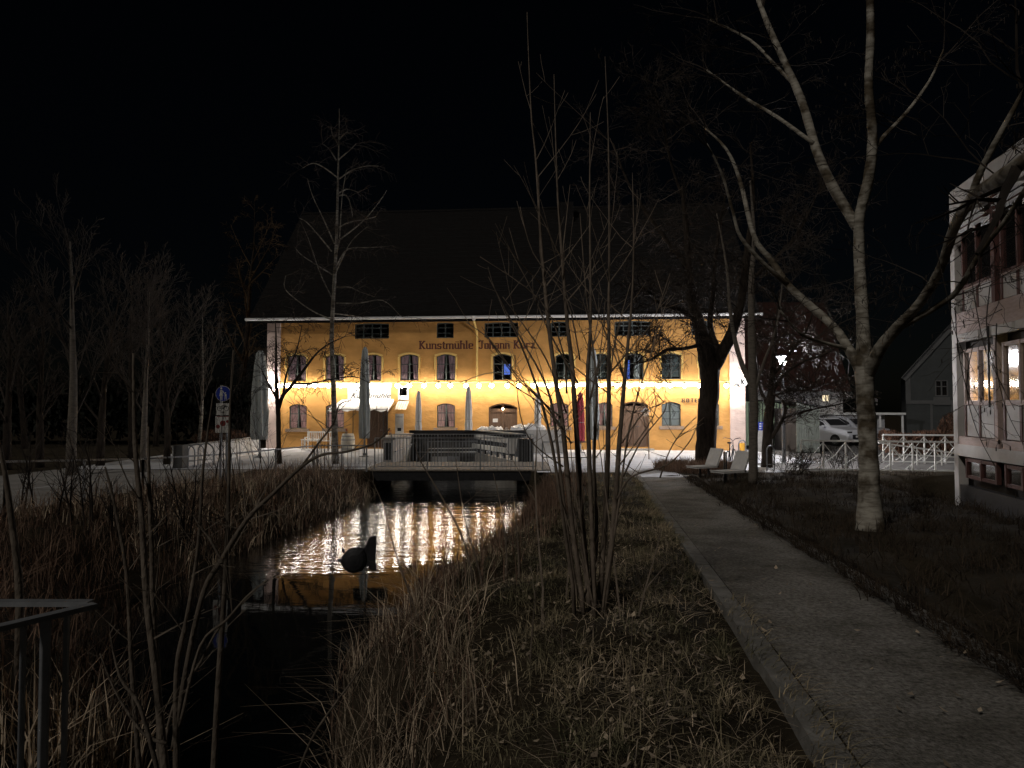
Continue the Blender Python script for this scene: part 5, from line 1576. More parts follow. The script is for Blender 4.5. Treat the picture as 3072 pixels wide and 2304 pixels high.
# strong arching side shoots in front of the mill
for pts, w in (([(1690, 1290), (1625, 1200), (1545, 1120), (1470, 1020), (1398, 966)], 9), ([(1680, 1250), (1600, 1180), (1530, 1110), (1445, 980)], 8), ([(1700, 1240), (1640, 1080), (1560, 960), (1508, 890)], 9),
               ([(1715, 1330), (1630, 1220), (1545, 1160), (1480, 1118), (1380, 1148)], 7), ([(1690, 1400), (1600, 1330), (1560, 1240), (1545, 1065)], 7), ([(1735, 1150), (1650, 1000), (1590, 860), (1525, 740)], 9),
               ([(1850, 1500), (1895, 1430), (2000, 1395), (2065, 1330), (2092, 1275)], 10), ([(1870, 1430), (1925, 1320), (1990, 1240), (2000, 1205)], 8), ([(1865, 1330), (1930, 1240), (1985, 1210), (1998, 1202)], 7),
               ([(1855, 1400), (1960, 1250), (1962, 1170)], 6), ([(1830, 1120), (1905, 1030), (1960, 960), (2010, 820)], 8), ([(1700, 1180), (1690, 1060), (1620, 900), (1440, 770)], 9), ([(1740, 1080), (1700, 900), (1600, 760), (1560, 620)], 7),
               ([(1980, 1433), (2010, 1350), (2050, 1290), (2090, 1250)], 7)):
    Dd = rb_.uniform(5.7, 6.4)
    P, Q = smooth_line(pxl(pts, [Dd - .05*i for i in range(len(pts))]), [px_w(lerp(w*.72, 2.2, i/(len(pts)-1)), Dd) for i in range(len(pts))], 4)
    B().tube([p - base for p in P], Q, 5).build("shoot", 'stem', st, smooth=True)
    for k in range(4):
        i = rb_.randrange(2, len(P)-1)
        grow(tw, rb_, P[i], V((rb_.uniform(-1, 1), rb_.uniform(-.5, .5), rb_.uniform(0, 1))), rb_.uniform(.12, .4), .004, 2, o_s)
for k in range(16):
    p = base + V((rb_.gauss(0, .22), rb_.gauss(0, .25), 0)); p.z = gz(p.x, p.y) - .02
    grow(tw, rb_, p, V((rb_.gauss(0, .18), rb_.gauss(0, .18), 1)), rb_.uniform(.6, 2.4), rb_.uniform(.006, .013), 1, dict(o_s, seg=.3, wob=.06))
b = B()
for l in tw:
    for pts, rr in tw[l]: b.tube([p - base for p in pts], rr, 3, cap=False)
b.build("twigs", 'stem', st, kind="stuff")

# --- near shrub on the left ----------------------------------------------------
D2 = 4.0
base = V((-2.35, 4.1, 0)); base.z = gz(base.x, base.y) - .05
st = thing("alder_shrub", "bare many-stemmed shrub with long diagonal branch by the near railing", "shrub", base)
tw = {}; rb_ = random.Random(33)
near = [
 ([(500, 2360), (470, 2050), (440, 1800), (425, 1560), (405, 1330), (400, 1060)], [4.0, 4.0, 4.05, 4.1, 4.2, 4.3], [26, 22, 20, 17, 14, 6]),
 ([(480, 2360), (475, 2060), (460, 1850), (455, 1650), (448, 1480), (445, 1280)], [4.2]*6, [20, 18, 17, 14, 11, 5]),
 ([(530, 2360), (530, 2020), (560, 1860), (590, 1680), (600, 1560), (610, 1400), (640, 1180)], [4.0]*7, [22, 17, 15, 12, 10, 8, 4]),
 ([(520, 2250), (560, 2000), (610, 1780), (665, 1680), (740, 1560), (820, 1480), (905, 1400), (965, 1365), (1040, 1355), (1120, 1330), (1170, 1285)], [4.0, 4.0, 3.95, 3.9, 3.85, 3.8, 3.75, 3.7, 3.7, 3.7, 3.7], [18, 17, 17, 16, 14, 12, 10, 9, 7, 6, 4]),
 ([(905, 1400), (955, 1330), (1000, 1270), (1018, 1215), (1055, 1200)], [3.75, 3.7, 3.7, 3.65, 3.6], [8, 6, 5, 4, 3]),
 ([(665, 1680), (625, 1610), (600, 1580), (580, 1545)], [3.9]*4, [9, 8, 6, 4]),
 ([(640, 2330), (655, 2050), (675, 1750), (685, 1500), (690, 1240), (700, 1050)], [4.6]*6, [20, 18, 15, 11, 8, 4]),
 ([(420, 2330), (395, 2000), (380, 1720), (340, 1500), (315, 1400)], [4.4]*5, [16, 14, 12, 9, 5]),
 ([(540, 2180), (600, 1940), (680, 1860), (740, 1790), (800, 1740)], [3.7, 3.65, 3.6, 3.6, 3.6], [12, 9, 8, 6, 3]),
 ([(470, 2300), (420, 2120), (360, 2030), (330, 1900)], [3.6]*4, [15, 12, 9, 4]),
 ([(500, 2230), (430, 2200), (350, 2080), (300, 1960)], [3.8]*4, [11, 9, 7, 4]),
 ([(480, 2330), (520, 2120), (600, 1990), (660, 1880), (770, 1770)], [4.3]*5, [12, 10, 8, 6, 3]),
 ([(900, 2304), (950, 2190), (1080, 2010), (1160, 1880)], [4.6]*4, [8, 7, 5, 2]),
]
for pts, D, w in near:
    P, Q = smooth_line(pxl(pts, D), [px_w(a, d) for a, d in zip(w, D)], 4)
    if pts[0][1] > 2290:
        q = P[0].copy(); q.z = gz(q.x, q.y) - .05; q.x = lerp(q.x, base.x, .4); P.insert(0, q); Q.insert(0, Q[0]*1.1)
    B().tube([p - base for p in P], Q, 8).build("stem", 'greybark', st, smooth=True)
    for k in range(5):
        i = rb_.randrange(len(P)//3, len(P)-2)
        grow(tw, rb_, P[i], V((rb_.uniform(-1, 1), rb_.uniform(-.8, .5), rb_.uniform(.1, 1.0))), rb_.uniform(.15, .5), max(.0022, Q[i]*.35), 1, dict(o_s, kids=[2], ang=38, rmin=.0015))
b = B()
for l in tw:
    for pts, rr in tw[l]: b.tube([p - base for p in pts], rr, 3, cap=False)
b.build("twigs", 'greybark', st, kind="stuff")
# far-left slim stem
base = W(70, 1790, 5.2); base.z = gz(base.x, base.y) - .05
out = {0: []}
P, Q = smooth_line(pxl([(60, 1830), (55, 1720), (35, 1560), (15, 1420), (-20, 1250)], 5.2), [px_w(w, 5.2) for w in (24, 22, 18, 14, 8)], 4)
P.insert(0, V((P[0].x, P[0].y, base.z))); Q.insert(0, Q[0])
out[0].append((P, Q)); tree_thing("young_tree", "single leaning grey stem behind the near railing", base, out, 'greybark', 'twig')

# --- automatic bare trees -------------------------------------------------------
def auto_tree(name, label, base, H, r0, seed, opts, mtr='bark', mtw='twig', lean=(0, 0), group=None, first_kids=None):
    r = random.Random(seed); out = {}
    o = dict(seg=.5, wob=.07, up=[.02, .03, .02], levels=3, kids=[12, 6, 5], t0=.25, ang=42, ratio=.5, rratio=.42, rmin=.006, taper=.12)
    o.update(opts)
    b = V(base); b.z = (gz(b.x, b.y) if b.y < 34 else 0) - .06
    grow(out, r, b, V((lean[0], lean[1], 1)), H, r0, 0, o)
    return tree_thing(name, label, b, out, mtr, mtw, group, 1, 10)
# tall young birch in front of the mill
base = G(1005, 1392, 0); base.z = -.05; Dd = base.y
def zq(*p): return [(600 + x/2.37, 300 + y/2.37) for x, y in p]
out = {0: [], 1: []}
limb(0, [(1006, 1398), (1003, 1250), (998, 1100), (995, 1000)] + zq((955, 1300), (970, 1000), (980, 600), (990, 200), (990, 60)), Dd, [24, 17, 14, 13, 11, 9, 6, 3, 1.2])
rl = random.Random(2)
for pts in (((955,1020),(880,850),(800,680),(765,560)), ((935,1075),(850,970),(760,870),(705,840)), ((940,1410),(880,1290),(835,1180),(775,1000),(715,860)), ((940,1240),(840,1180),(720,1100),(670,1040)),
            ((930,1560),(800,1500),(660,1400),(600,1330),(610,1250)), ((975,1005),(1090,920),(1180,840),(1270,730),(1330,640)), ((980,910),(1060,870),(1170,850),(1250,830)), ((960,1240),(1010,1130),(1080,1000),(1190,900)),
            ((970,1330),(1060,1330),(1130,1360),(1240,1400)), ((965,1445),(1130,1445),(1300,1425),(1430,1540)), ((990,660),(1040,635),(1080,640),(1130,660)), ((990,680),(1040,680),(1070,740),(1085,830)),
            ((990,560),(1080,500),(1180,470),(1270,470)), ((970,430),(920,350),(870,310)), ((990,420),(1060,360),(1110,310)), ((975,550),(880,480),(800,450),(720,490)), ((960,1520),(1060,1530),(1160,1545)), ((970,1180),(1050,1060),(1200,1050),(1340,1040)),
            ((985,320),(940,240),(930,170)), ((990,280),(1040,230),(1060,240)), ((965,1100),(990,1000),(1010,700),(1040,500))):
    P2 = zq(*pts); n_ = len(P2); dd_ = rl.uniform(-1.6, 1.6)
    limb(1, P2, [Dd + dd_*i/(n_-1) for i in range(n_)], [lerp(4.8, 1.4, i/(n_-1)) for i in range(n_)])
tw = {}; rb_ = random.Random(6)
for (P, Q) in out[1] + out[0]:
    for k in range(6):
        i = rb_.randrange(len(P)//3, len(P))
        grow(tw, rb_, P[i], V((rb_.uniform(-1, 1), rb_.uniform(-1, 1), rb_.uniform(-.3, .6))), rb_.uniform(.5, 1.3), .012, 2, dict(seg=.25, wob=.10, up=[0, 0, -.05, -.16], levels=3, kids=[6], t0=.15, ang=45, ratio=.6, rratio=.6, rmin=.006, taper=.5))
for l in tw: out.setdefault(l, []).extend(tw[l])
tree_thing("birch_tree", "tall slender birch standing before the yellow mill wall", base, out, 'thinbirch', 'twig', None, 2, 10)
# small forked drooping tree at the mill's left corner
base = G(838, 1392, 0); base.z = -.05
out = {0: [], 1: []}; Dd = base.y
limb(0, [(838, 1395), (836, 1320), (834, 1230), (830, 1180), (828, 1100), (828, 1010), (826, 968)], Dd, [16, 14, 14, 12, 8, 5, 2])
limb(1, [(835, 1225), (850, 1185), (880, 1150), (915, 1105), (950, 1060), (990, 1030), (1035, 1010)], [Dd, Dd, Dd-.1, Dd-.3, Dd-.4, Dd-.5, Dd-.6], [12, 11, 10, 8, 6, 4, 2])
limb(1, [(834, 1200), (815, 1170), (800, 1140), (785, 1110)], Dd, [8, 7, 5, 2])
limb(1, [(850, 1185), (860, 1120), (890, 1050), (905, 980)], [Dd, Dd+.2, Dd+.3, Dd+.5], [8, 6, 4, 2])
limb(1, [(880, 1150), (930, 1150), (985, 1140), (1060, 1130), (1110, 1150)], [Dd, Dd-.4, Dd-.6, Dd-.9, Dd-1], [7, 5, 4, 3, 2])
tw = {}; rb_ = random.Random(8)
for (P, Q) in out[1] + out[0]:
    for k in range(9):
        i = rb_.randrange(len(P)//2, len(P))
        grow(tw, rb_, P[i], V((rb_.uniform(-1, 1.2), rb_.uniform(-1, 1), rb_.uniform(-.1, .9))), rb_.uniform(.7, 1.5), .012, 2, dict(seg=.2, wob=.14, up=[0, 0, -.06, -.22], levels=4, kids=[5, 5, 5], t0=.15, ang=45, ratio=.6, rratio=.6, rmin=.007, taper=.4))
for l in tw: out.setdefault(l, []).extend(tw[l])
tree_thing("drooping_tree", "small forked tree with drooping twigs before the mill corner", base, out, 'bark', 'twig', None, 2)

# thick dark tree right
base = G(2115, 1404, 0); base.z = -.05; Dd = base.y
out = {0: [], 1: []}
limb(0, [(2115, 1412), (2118, 1340), (2122, 1240), (2130, 1150), (2126, 1090), (2110, 1020), (2090, 950), (2070, 850), (2060, 700), (2045, 560)], Dd, [68, 61, 58, 56, 62, 46, 36, 26, 18, 8])
limb(1, [(2136, 1110), (2165, 1060), (2195, 1000), (2225, 900), (2240, 760), (2260, 600), (2250, 430)], [Dd, Dd-.2, Dd-.4, Dd-.6, Dd-.9, Dd-1, Dd-1], [44, 40, 33, 26, 19, 12, 5])
limb(1, [(2160, 1065), (2130, 980), (2140, 880), (2150, 740), (2180, 560)], [Dd-.2, Dd+.3, Dd+.6, Dd+1, Dd+1.2], [22, 18, 14, 10, 5])
limb(1, [(2095, 965), (2040, 930), (1985, 915), (1940, 870), (1890, 850)], [Dd, Dd-.6, Dd-1.2, Dd-1.8, Dd-2.2], [18, 14, 11, 7, 3])
limb(1, [(2112, 1030), (2060, 1045), (2000, 1050), (1950, 1080), (1905, 1090)], [Dd, Dd-.8, Dd-1.4, Dd-2, Dd-2.4], [14, 11, 9, 6, 3])
limb(1, [(2065, 800), (2000, 720), (1940, 640), (1880, 540), (1840, 430)], [Dd, Dd+.6, Dd+1, Dd+1.4, Dd+1.8], [16, 13, 10, 7, 3])
limb(1, [(2230, 860), (2320, 780), (2400, 690), (2460, 560)], [Dd-.6, Dd-.2, Dd+.2, Dd+.6], [14, 11, 8, 3])
limb(1, [(2050, 600), (2010, 480), (1990, 360), (1960, 250)], [Dd]*4, [9, 7, 5, 3])
tw = {}; rb_ = random.Random(14)
for li, (P, Q) in enumerate(out[1] + out[0]):
    for k in range(26):
        i = rb_.randrange(len(P)//4 if li < 7 else len(P)*2//3, len(P))
        grow(tw, rb_, P[i], V((rb_.uniform(-1, 1), rb_.uniform(-1, 1), rb_.uniform(-.4, .9))), rb_.uniform(.9, 2.2), .020, 2, dict(seg=.3, wob=.15, up=[0, 0, .0, -.05], levels=4, kids=[6, 6, 6], t0=.15, ang=46, ratio=.6, rratio=.55, rmin=.0075, taper=.4))
for l in tw: out.setdefault(l, []).extend(tw[l])
tree_thing("old_tree", "thick black tree trunk with forked limbs before the hotel wall", base, out, 'bark', 'twig', None, 2, 14)
# slim grey trunk
base = W(2258, 1444, 19.4); base.z = gz(base.x, base.y) - .05; Dd = 19.4
out = {0: [], 1: []}
limb(0, [(2259, 1452), (2260, 1340), (2262, 1230), (2258, 1150), (2255, 1000), (2254, 850), (2262, 700), (2250, 540)], Dd, [27, 26, 25, 27, 22, 17, 11, 4])
limb(1, [(2256, 1160), (2225, 1090), (2205, 1020), (2190, 930), (2180, 800), (2150, 640)], [Dd, Dd+.1, Dd+.2, Dd+.2, Dd+.2, Dd+.3], [18, 15, 13, 10, 7, 3])
limb(1, [(2263, 1180), (2290, 1090), (2330, 980), (2350, 820)], [Dd, Dd-.2, Dd-.4, Dd-.6], [10, 8, 6, 3])
tw = {}
for (P, Q) in out[1] + out[0]:
    for k in range(10):
        i = rb_.randrange(len(P)*2//3, len(P))
        grow(tw, rb_, P[i], V((rb_.uniform(-1, 1), rb_.uniform(-1, 1), rb_.uniform(0, 1))), rb_.uniform(.6, 1.4), .012, 2, dict(seg=.25, wob=.12, up=[0, 0, .02], levels=3, kids=[4, 4], t0=.25, ang=40, ratio=.55, rratio=.55, rmin=.004, taper=.4))
for l in tw: out.setdefault(l, []).extend(tw[l])
tree_thing("young_tree", "slim grey trunk rising right beside the white lounge seats", base, out, 'palebark', 'twig', None, 2, 12)
# dark forked tree with wide twiggy crown
base = G(2302, 1402, 0); base.z = -.05; Dd = base.y
out = {0: [], 1: []}
limb(0, [(2300, 1410), (2302, 1330), (2306, 1250), (2312, 1200), (2318, 1130), (2322, 1060), (2330, 960), (2340, 880)], Dd, [34, 30, 28, 26, 20, 15, 9, 4])
limb(1, [(2302, 1330), (2330, 1290), (2355, 1240), (2350, 1205), (2320, 1180)], [Dd, Dd-.2, Dd-.3, Dd-.3, Dd-.2], [13, 11, 9, 8, 6])
limb(1, [(2345, 1255), (2400, 1238), (2450, 1225), (2520, 1212), (2570, 1190)], [Dd-.3, Dd-.5, Dd-.6, Dd-.7, Dd-.8], [9, 8, 6, 4, 2])
limb(1, [(2308, 1230), (2285, 1175), (2270, 1110), (2262, 1020)], [Dd, Dd+.2, Dd+.3, Dd+.4], [14, 11, 8, 4])
limb(1, [(2314, 1180), (2350, 1125), (2410, 1085), (2480, 1060), (2540, 1020)], [Dd, Dd-.2, Dd-.5, Dd-.8, Dd-1], [13, 10, 8, 5, 3])
limb(1, [(2318, 1130), (2370, 1060), (2420, 990), (2450, 900)], [Dd, Dd+.2, Dd+.5, Dd+.8], [10, 8, 6, 3])
limb(1, [(2312, 1190), (2360, 1175), (2430, 1160), (2500, 1150)], [Dd, Dd-.5, Dd-.9, Dd-1.2], [8, 7, 5, 2])
tw = {}; rb_ = random.Random(17)
for li, (P, Q) in enumerate(out[1] + out[0]):
    for k in range(24):
        i = rb_.randrange(len(P)//3 if li < 6 else len(P)*2//3, len(P))
        grow(tw, rb_, P[i], V((rb_.uniform(-.7, 1.1), rb_.uniform(-1, 1), rb_.uniform(-.3, .7))), rb_.uniform(.6, 1.4), .014, 2, dict(seg=.22, wob=.15, up=[0, 0, 0, .0], levels=4, kids=[5, 5, 5], t0=.15, ang=44, ratio=.6, rratio=.55, rmin=.007, taper=.4))
for l in tw: out.setdefault(l, []).extend(tw[l])
tree_thing("crab_apple_tree", "dark low-forked tree with wide twiggy crown before the street lamp", base, out, 'bark', 'twig', None, 2, 12)

# left park trees
park = [(213, 1425, 7.6, .17, 41, 'palebark', "straight pale trunk tree beside the lane"), (430, 1415, 6.2, .12, 42, 'palebark', "slim pale tree leaning over the lane"),
        (595, 1372, 6.4, .09, 43, 'thinbirch', "thin whitish birch behind the blue sign"), (120, 1400, 6.0, .16, 44, 'bark', "broad bare tree at the far edge of the lane"),
        (300, 1396, 6.6, .16, 45, 'bark', "dark bare tree with upswept crown behind the slim pale tree"), (500, 1392, 6.2, .14, 46, 'bark', "dark bare tree with fan crown behind the bike hoops"),
        (20, 1408, 6.0, .16, 47, 'bark', "dark bare tree at the dim end of the lane"), (395, 1378, 7.0, .16, 48, 'bark', "tall dark tree at the back of the park")]
for px, py, H, r0, seed, mm, lab in park:
    p = G(px, py, .02)
    auto_tree("park_tree", lab, p, H, r0, seed, dict(wob=.03, kids=[13, 8, 5], t0=.24, ang=34, ratio=.50, up=[.02, .09, .06, .03], seg=.8, rmin=.007, taper=.12, rratio=.40), mm, 'twig')
# willow behind the mill's left end
auto_tree("willow_tree", "weeping brown willow rising beside the mill roof", (-17.0, 44, 0), 12.5, .30, 51, dict(wob=.05, kids=[14, 9, 7], t0=.3, ang=46, ratio=.42, up=[.02, .06, -.14, -.25], seg=1.0, rmin=.010, taper=.15, rratio=.42), 'bark', 'willow')
for i, (x, y, H, lab) in enumerate(((-20, 40, 7.5, "bare tree behind the low yard wall"), (-26, 38, 7, "bushy bare tree deep in the park"), (-31, 34, 7, "wide bare tree at the park edge"), (-24, 30, 6, "low bare tree in the dark park"), (25, 70, 15, "tall dark tree behind the red-roofed house"), (14, 62, 17, "large dark tree behind the mill gable"))):
    auto_tree("park_tree" if x < 0 else "tall_tree", lab, (x, y, 0), H, .17, 60 + i, dict(wob=.05, kids=[12, 8, 6], t0=.2, ang=40, ratio=.48, up=[.02, .06, .05, .02], seg=.9, rmin=.009, taper=.14, rratio=.42), 'bark', 'twig')

# --- bank stems, teasels, shrubs ---------------------------------------------------
def shrub(name, label, base, H, n, seed, spread, mm='twig', group=None, rmin=.003, r0=.012, levels=2, kids=(4, 3)):
    r = random.Random(seed); out = {}
    b0 = V(base); b0.z = gz(b0.x, b0.y) - .03
    t = thing(name, label, "shrub", b0, 0, group)
    b = B()
    for i in range(n):
        d = V((r.gauss(0, spread), r.gauss(0, spread), 1))
        o_ = {}
        grow(o_, r, b0 + V((r.gauss(0, spread*.6), r.gauss(0, spread*.6), 0)), d, H*r.uniform(.6, 1.1), r0, 0, dict(seg=.18, wob=.06, up=[.02, .04], levels=levels, kids=list(kids), t0=.25, ang=36, ratio=.5, rratio=.6, rmin=rmin, taper=.3))
        for l in o_:
            for pts, rr in o_[l]: b.tube([p - b0 for p in pts], rr, 4 if l == 0 else 3, cap=False)
    b.build("stems", mm, t, kind="stuff")
    return t
shrub("bank_shrub", "thin bare shrub below the blue footpath sign", (-7.2, 17.8, 0), 2.4, 8, 71, .22)
shrub("bank_shrub", "thin bare shrub before the tall grey umbrella", (-7.6, 21.8, 0), 2.6, 9, 72, .25)
shrub("bank_shrub", "small bare shrub at the bend of the bank railing", (-6.1, 23.2, 0), 1.3, 8, 73, .3)
for i, (px, py, H) in enumerate(((90, 1580, 1.5), (270, 1600, 1.7), (205, 1590, 1.3), (345, 1590, 1.2), (560, 1560, 1.7), (470, 1580, 1.5))):
    p = G(px, py, .1)
    shrub("bank_sapling", ["dark twiggy sapling before the pale lane", "upright dark sapling crossing the lane edge", "leaning dark sapling beside the railing post", "short dark sapling near the lane edge", "bare sapling between the sign and the bank", "twiggy sapling on the left bank slope"][i], p, H, 3, 80 + i, .12, 'twig', r0=.022, kids=(9, 3))
shrub("low_hedge_shrub", "bare twiggy shrub beside the white truss railing", (9.5, 23.8, 0), .95, 40, 90, .55, 'twig', rmin=.005, r0=.009)
shrub("low_hedge_shrub", "low bare shrub under the truss railing", (11.6, 24.9, 0), .8, 36, 91, .6, 'twig', rmin=.005, r0=.009)
# stalks rising from the right bank
tall = thing("dry_stalks", "tall thin dry stalks rising from the near right bank", "plant", (-.8, 6.6, gz(-.8, 6.6)))
b = B(); r = random.Random(5)
for pts, D, w in (([(1450, 1930), (1400, 1650), (1330, 1500), (1260, 1380), (1245, 1330)], 7.4, 8), ([(1480, 1950), (1440, 1720), (1395, 1560), (1370, 1400)], 7.2, 8), ([(1310, 2000), (1200, 1700), (1150, 1520), (1115, 1440)], 7.0, 6),
                  ([(1500, 1900), (1520, 1700), (1510, 1560), (1480, 1420)], 7.8, 8), ([(1560, 1880), (1555, 1650), (1540, 1480)], 7.6, 8), ([(1250, 2050), (1240, 1900), (1225, 1750)], 6.6, 6), ([(1580, 2150), (1590, 1990), (1600, 1850), (1610, 1760)], 4.9, 6),
                  ([(1895, 2304), (1890, 2120), (1893, 1980), (1897, 1850)], 4.0, 7), ([(1985, 2304), (1975, 2200), (1970, 2120)], 3.8, 7), ([(1690, 2110), (1688, 1960), (1685, 1880)], 4.9, 5)):
    Dd = [D]*len(pts)
    P, Q = smooth_line(pxl(pts, Dd), [px_w(lerp(w, 2, i/(len(pts)-1)), D) for i in range(len(pts))], 4)
    P[0].z = min(P[0].z, gz(P[0].x, P[0].y) - .02)
    b = B()
    b.tube([p - tall.location for p in P], Q, 5)
    for k in range(2):
        i = r.randrange(len(P)//2, len(P)-1); o_ = {}
        grow(o_, r, P[i], V((r.uniform(-1, 1), r.uniform(-1, 1), .6)), .25, .003, 0, o_s)
        for l in o_:
            for pp, rr in o_[l]: b.tube([p - tall.location for p in pp], rr, 3, cap=False)
    b.build("stalk", 'stem', tall)

# --- blades, reeds, leaves: uncountable stuff ----------------------------------------
def blades(name, P, H, wdt, lean, m, seed, droop=.35, lean_dir=None):
    r = np.random.RandomState(seed); n = len(P)
    a = r.rand(n)*6.283; la = r.rand(n)*6.283 if lean_dir is None else lean_dir + r.randn(n)*.5
    ln = np.abs(r.randn(n))*lean
    wx, wy = np.cos(a)*wdt, np.sin(a)*wdt
    dx, dy = np.cos(la)*ln*H, np.sin(la)*ln*H
    def lvl(t, wf):
        cx = P[:,0] + dx*t*t; cy = P[:,1] + dy*t*t; cz = P[:,2] + H*(t - droop*np.minimum(ln, 1.2)*t*t)
        return np.stack([cx - wx*wf, cy - wy*wf, cz], 1), np.stack([cx + wx*wf, cy + wy*wf, cz], 1)
    L0, R0 = lvl(0, 1.0); L1, R1 = lvl(.55, .8); L2, R2 = lvl(1.0, .15)
    verts = np.stack([L0, R0, L1, R1, L2, R2], 1).reshape(-1, 3)
    i = np.arange(n)*6
    f = np.concatenate([np.stack([i, i+1, i+3, i+2], 1), np.stack([i+2, i+3, i+5, i+4], 1)])
    return np_obj(name, verts, f, m, kind="stuff")
def scatter(n, x0, x1, y0, y1, keep, seed, near=0.0, clump=0):
    r = np.random.RandomState(seed)
    if near: y = y0 + (y1 - y0) * r.rand(n)**(1+near)
    else: y = r.uniform(y0, y1, n)
    x = r.uniform(0, 1, n)*(x1 - x0) + x0
    if clump:
        k = np.minimum(n//clump, n); cx, cy = x[:k], y[:k]
        j = r.randint(0, k, n); x = cx[j] + r.randn(n)*.09; y = cy[j] + r.randn(n)*.09
    m_ = keep(x, y); x, y = x[m_], y[m_]
    return np.stack([x, y, ground(x, y) - .01], 1)
def pathl(y): return PL0 + PLS*y - KW
r = np.random.RandomState(4)
# verge grass, right bank
k1 = lambda x, y: (x > xr(y) + .75) & (x < pathl(y) - .02 - .10*(y < 6)) & (y < 23)
P = scatter(60000, -1.6, 4.2, 2.6, 23, k1, 1, .8, 60)
blades("verge_grass", P, r.uniform(.05, .17, len(P)), .0028, 1.5, 'grass', 2, .5)
P = scatter(16000, -1.6, 4.2, 2.6, 12, k1, 5, .5)
blades("short_grass", P, r.uniform(.02, .07, len(P)), .003, 1.4, 'grass', 6, .5)
P = scatter(7000, -1.0, 3.0, 2.6, 12, lambda x, y: k1(x, y) & (x > pathl(y) - 1.3), 25, .5)
blades("dry_litter", P, r.uniform(.06, .16, len(P)), .003, 2.2, 'reed', 26, .42)
# reeds, right bank
k2 = lambda x, y: (x > xr(y) - .06) & (x < xr(y) + 1.15 + .25*np.sin(y*2.1)) & (y < 23.5)
P = scatter(5200, -2.4, 2.0, 4.4, 9, k2, 7, .2, 14)
blades("bank_reeds", P, r.uniform(.10, .60, len(P)), .0032, .95, 'reed', 8, .3)
P = scatter(12000, -2.4, 2.0, 4.6, 23.5, k2, 9, .1, 12)
blades("bank_brush", P, r.uniform(.10, .48, len(P)), .0038, 1.2, 'redbrush', 10, .3)
P = scatter(4500, -1.6, 2.2, 7, 23, lambda x, y: (x > xr(y) + .4) & (x < xr(y) + 1.9), 11, 0, 8)
blades("bank_brush", P, r.uniform(.2, .6, len(P)), .006, .55, 'redbrush', 12)
# left bank
k3 = lambda x, y: (x < xl(y) + .10) & (x > xl(y) - 3.2) & (x > -9.0) & (y < 24.2)
P = scatter(15000, -9, -2, 5, 24.2, k3, 13, .1, 7)
blades("left_bank_brush", P, r.uniform(.2, .7, len(P)), .006, .6, 'redbrush', 14)
P = scatter(6000, -9, -2, 12, 24.2, k3, 15, 0, 6)
blades("left_bank_reeds", P, r.uniform(.2, .55, len(P)), .0065, .5, 'reed', 16)
P = scatter(1300, -3.4, -1.9, 3.2, 5.6, lambda x, y: x < xl(y) + .1, 17, 0, 8)
blades("near_reeds", P, r.uniform(.3, .9, len(P)), .006, .55, 'reed', 18)
# dark ground cover on the right
def k4(x, y):
    d = -((x - FC.x)*FN.x + (y - FC.y)*FN.y)
    edge = pathl(y) + PW + 2*KW + .02 - np.where(y > 4.6, .20 + .16*np.sin(y*2.3) + .10*np.sin(y*5.9), 0)
    return (x > edge) & (d > .2) & (y < 23.5)
P = scatter(30000, 2.2, 14, 3, 23.5, k4, 19, .35, 10)
blades("ground_cover", P, r.uniform(.08, .32, len(P)), .005, 1.2, 'darkgrass', 20)
k5 = lambda x, y: ((x - 6.5)**2/2.2 + (y - 25.0)**2/2.2 < 1)
P = scatter(11000, 4.8, 8.2, 23.2, 26.8, k5, 21)
blades("tree_base_brush", P, r.uniform(.2, .5, len(P)), .007, .7, 'redbrush', 22)
# grass creeping over the kerbs
def edge_pts(n, y0, y1, off0, off1, seed, right):
    q = np.random.RandomState(seed); y = y0 + (y1 - y0)*q.rand(n)**1.2
    wv = .5 + .5*np.sin(y*2.1 + seed) * np.sin(y*5.3)
    u = q.rand(n)
    x = np.where(right, PL0 + PLS*y + PW + lerp(off0, off1, u) - .10*wv, PL0 + PLS*y - lerp(off0, off1, u) + .10*wv)
    return np.stack([x, y, base_z(y) + .02], 1)
P = edge_pts(9000, 4.2, 22, .02, .34, 41, True)
blades("path_edge_cover", P, r.uniform(.03, .12, len(P)), .005, 1.4, 'darkgrass', 42, .4, math.pi)
P = edge_pts(2600, 9.5, 22, .20, .42, 43, False)
blades("path_edge_grass", P, r.uniform(.02, .09, len(P)), .004, 1.5, 'grass', 44, .4, 0.0)
P = edge_pts(500, 3.0, 6.5, .05, .26, 45, False)
blades("path_edge_straw", P, r.uniform(.03, .12, len(P)), .003, 1.8, 'grass', 46, .4, 0.0)
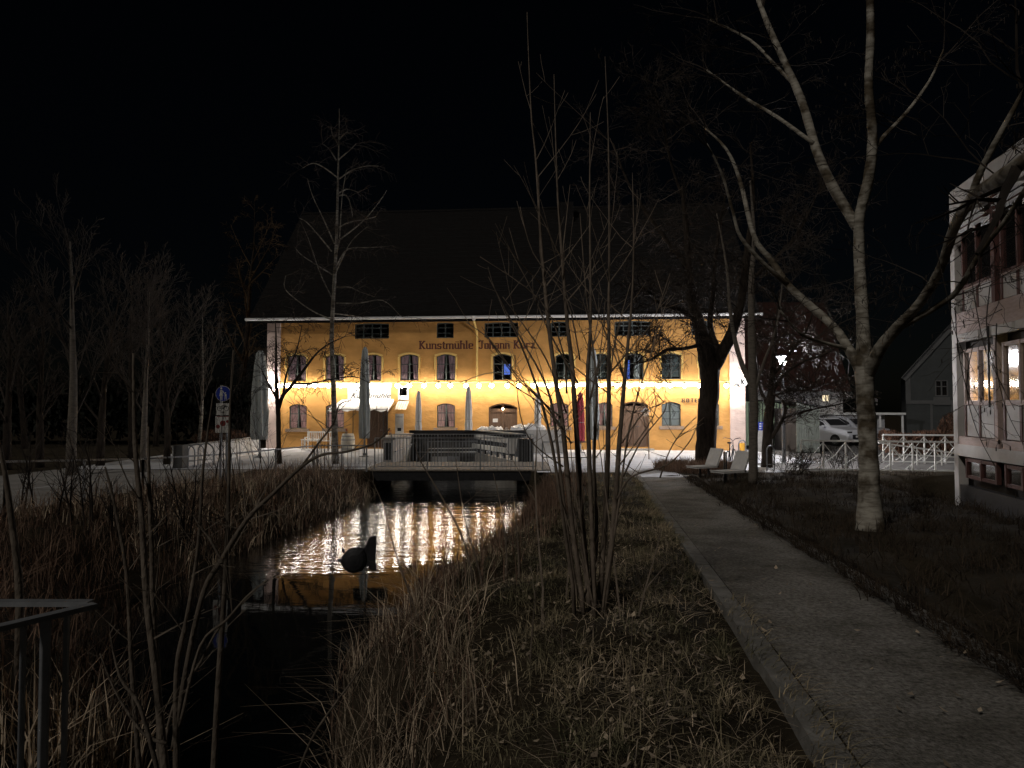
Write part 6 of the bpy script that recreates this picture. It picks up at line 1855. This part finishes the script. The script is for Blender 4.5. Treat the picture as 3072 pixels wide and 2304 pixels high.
# fallen leaves
n = 1100
x = r.uniform(-1.4, 3.2, n); y = 3 + r.rand(n)**1.5*9
onp = (x > pathl(y)) & (x < pathl(y) + PW + KW) & (r.rand(n) < .22)
keep = k1(x, y) | onp; x, y, onp = x[keep], y[keep], onp[keep]
z = np.where(onp, base_z(y) + .035, ground(x, y) + r.uniform(.02, .06, len(x))); a = r.rand(len(x))*6.28; s_ = r.uniform(.010, .034, len(x)); tl = r.uniform(-.6, .6, len(x))
c, sn = np.cos(a), np.sin(a)
def corner(u, v): return np.stack([x + (c*u - sn*v)*s_, y + (sn*u + c*v)*s_, z + s_*(u*tl + .25*u*u)], 1)
verts = np.stack([corner(-1, 0), corner(-.1, -.6), corner(1, 0), corner(-.1, .6)], 1).reshape(-1, 3)
np_obj("fallen_leaves", verts, np.arange(len(x)*4).reshape(-1, 4), 'leaf', kind="stuff")
# hedges
def hedge(name, label, x0, x1, y0, y1, h, n, seed, m='hedge', dome=False):
    t = thing(name, label, "hedge" if not dome else "bush", ((x0+x1)/2, (y0+y1)/2, 0))
    r = np.random.RandomState(seed)
    x = r.uniform(x0, x1, n); y = r.uniform(y0, y1, n)
    if dome:
        u = (x - (x0+x1)/2)/((x1-x0)/2); v = (y - (y0+y1)/2)/((y1-y0)/2); q = np.clip(1 - u*u - v*v, 0, 1); top = h*np.sqrt(q)
        z = top * r.rand(n)**.4
    else:
        z = h*(1 + .10*np.sin(x*3.1) + .06*np.sin(x*9)) * r.rand(n)**.5
    P = np.stack([x - t.location.x, y - t.location.y, z], 1)
    o = blades("foliage", P, r.uniform(.06, .20, n) * (3 if m == 'evergreen' else 1), .022 if m != 'evergreen' else .10, .9, m, seed + 1); o.parent = t
    b = B()
    for i in range(10):
        xx = lerp(x0, x1, (i+.5)/10) - t.location.x
        b.tube([(xx, 0, -.05), (xx + .05, .03, h*.5), (xx - .04, 0, h*.8)], [.02, .014, .006], 5)
    b.build("stems", 'bark', t)
hedge("beech_hedge", "clipped brown hedge behind the white railing", (2645-1536)/F*32, (2900-1536)/F*32, 31.4, 32.4, .98, 9000, 31)
hedge("round_bush", "rounded brown bush before the grey gabled house", (2818-1536)/F*36, (2920-1536)/F*36, 35.2, 37.2, 1.95, 3500, 33, 'hedge', True)
hedge("low_bush", "brown hedge end behind the low yard wall", -14.2, -12.6, 31.5, 34.5, 1.0, 2500, 35, 'hedge')
hedge("evergreen_hedge", "black evergreen hedge behind the park trees", -46, -13.5, 41, 43.5, 3.4, 16000, 37, 'evergreen')
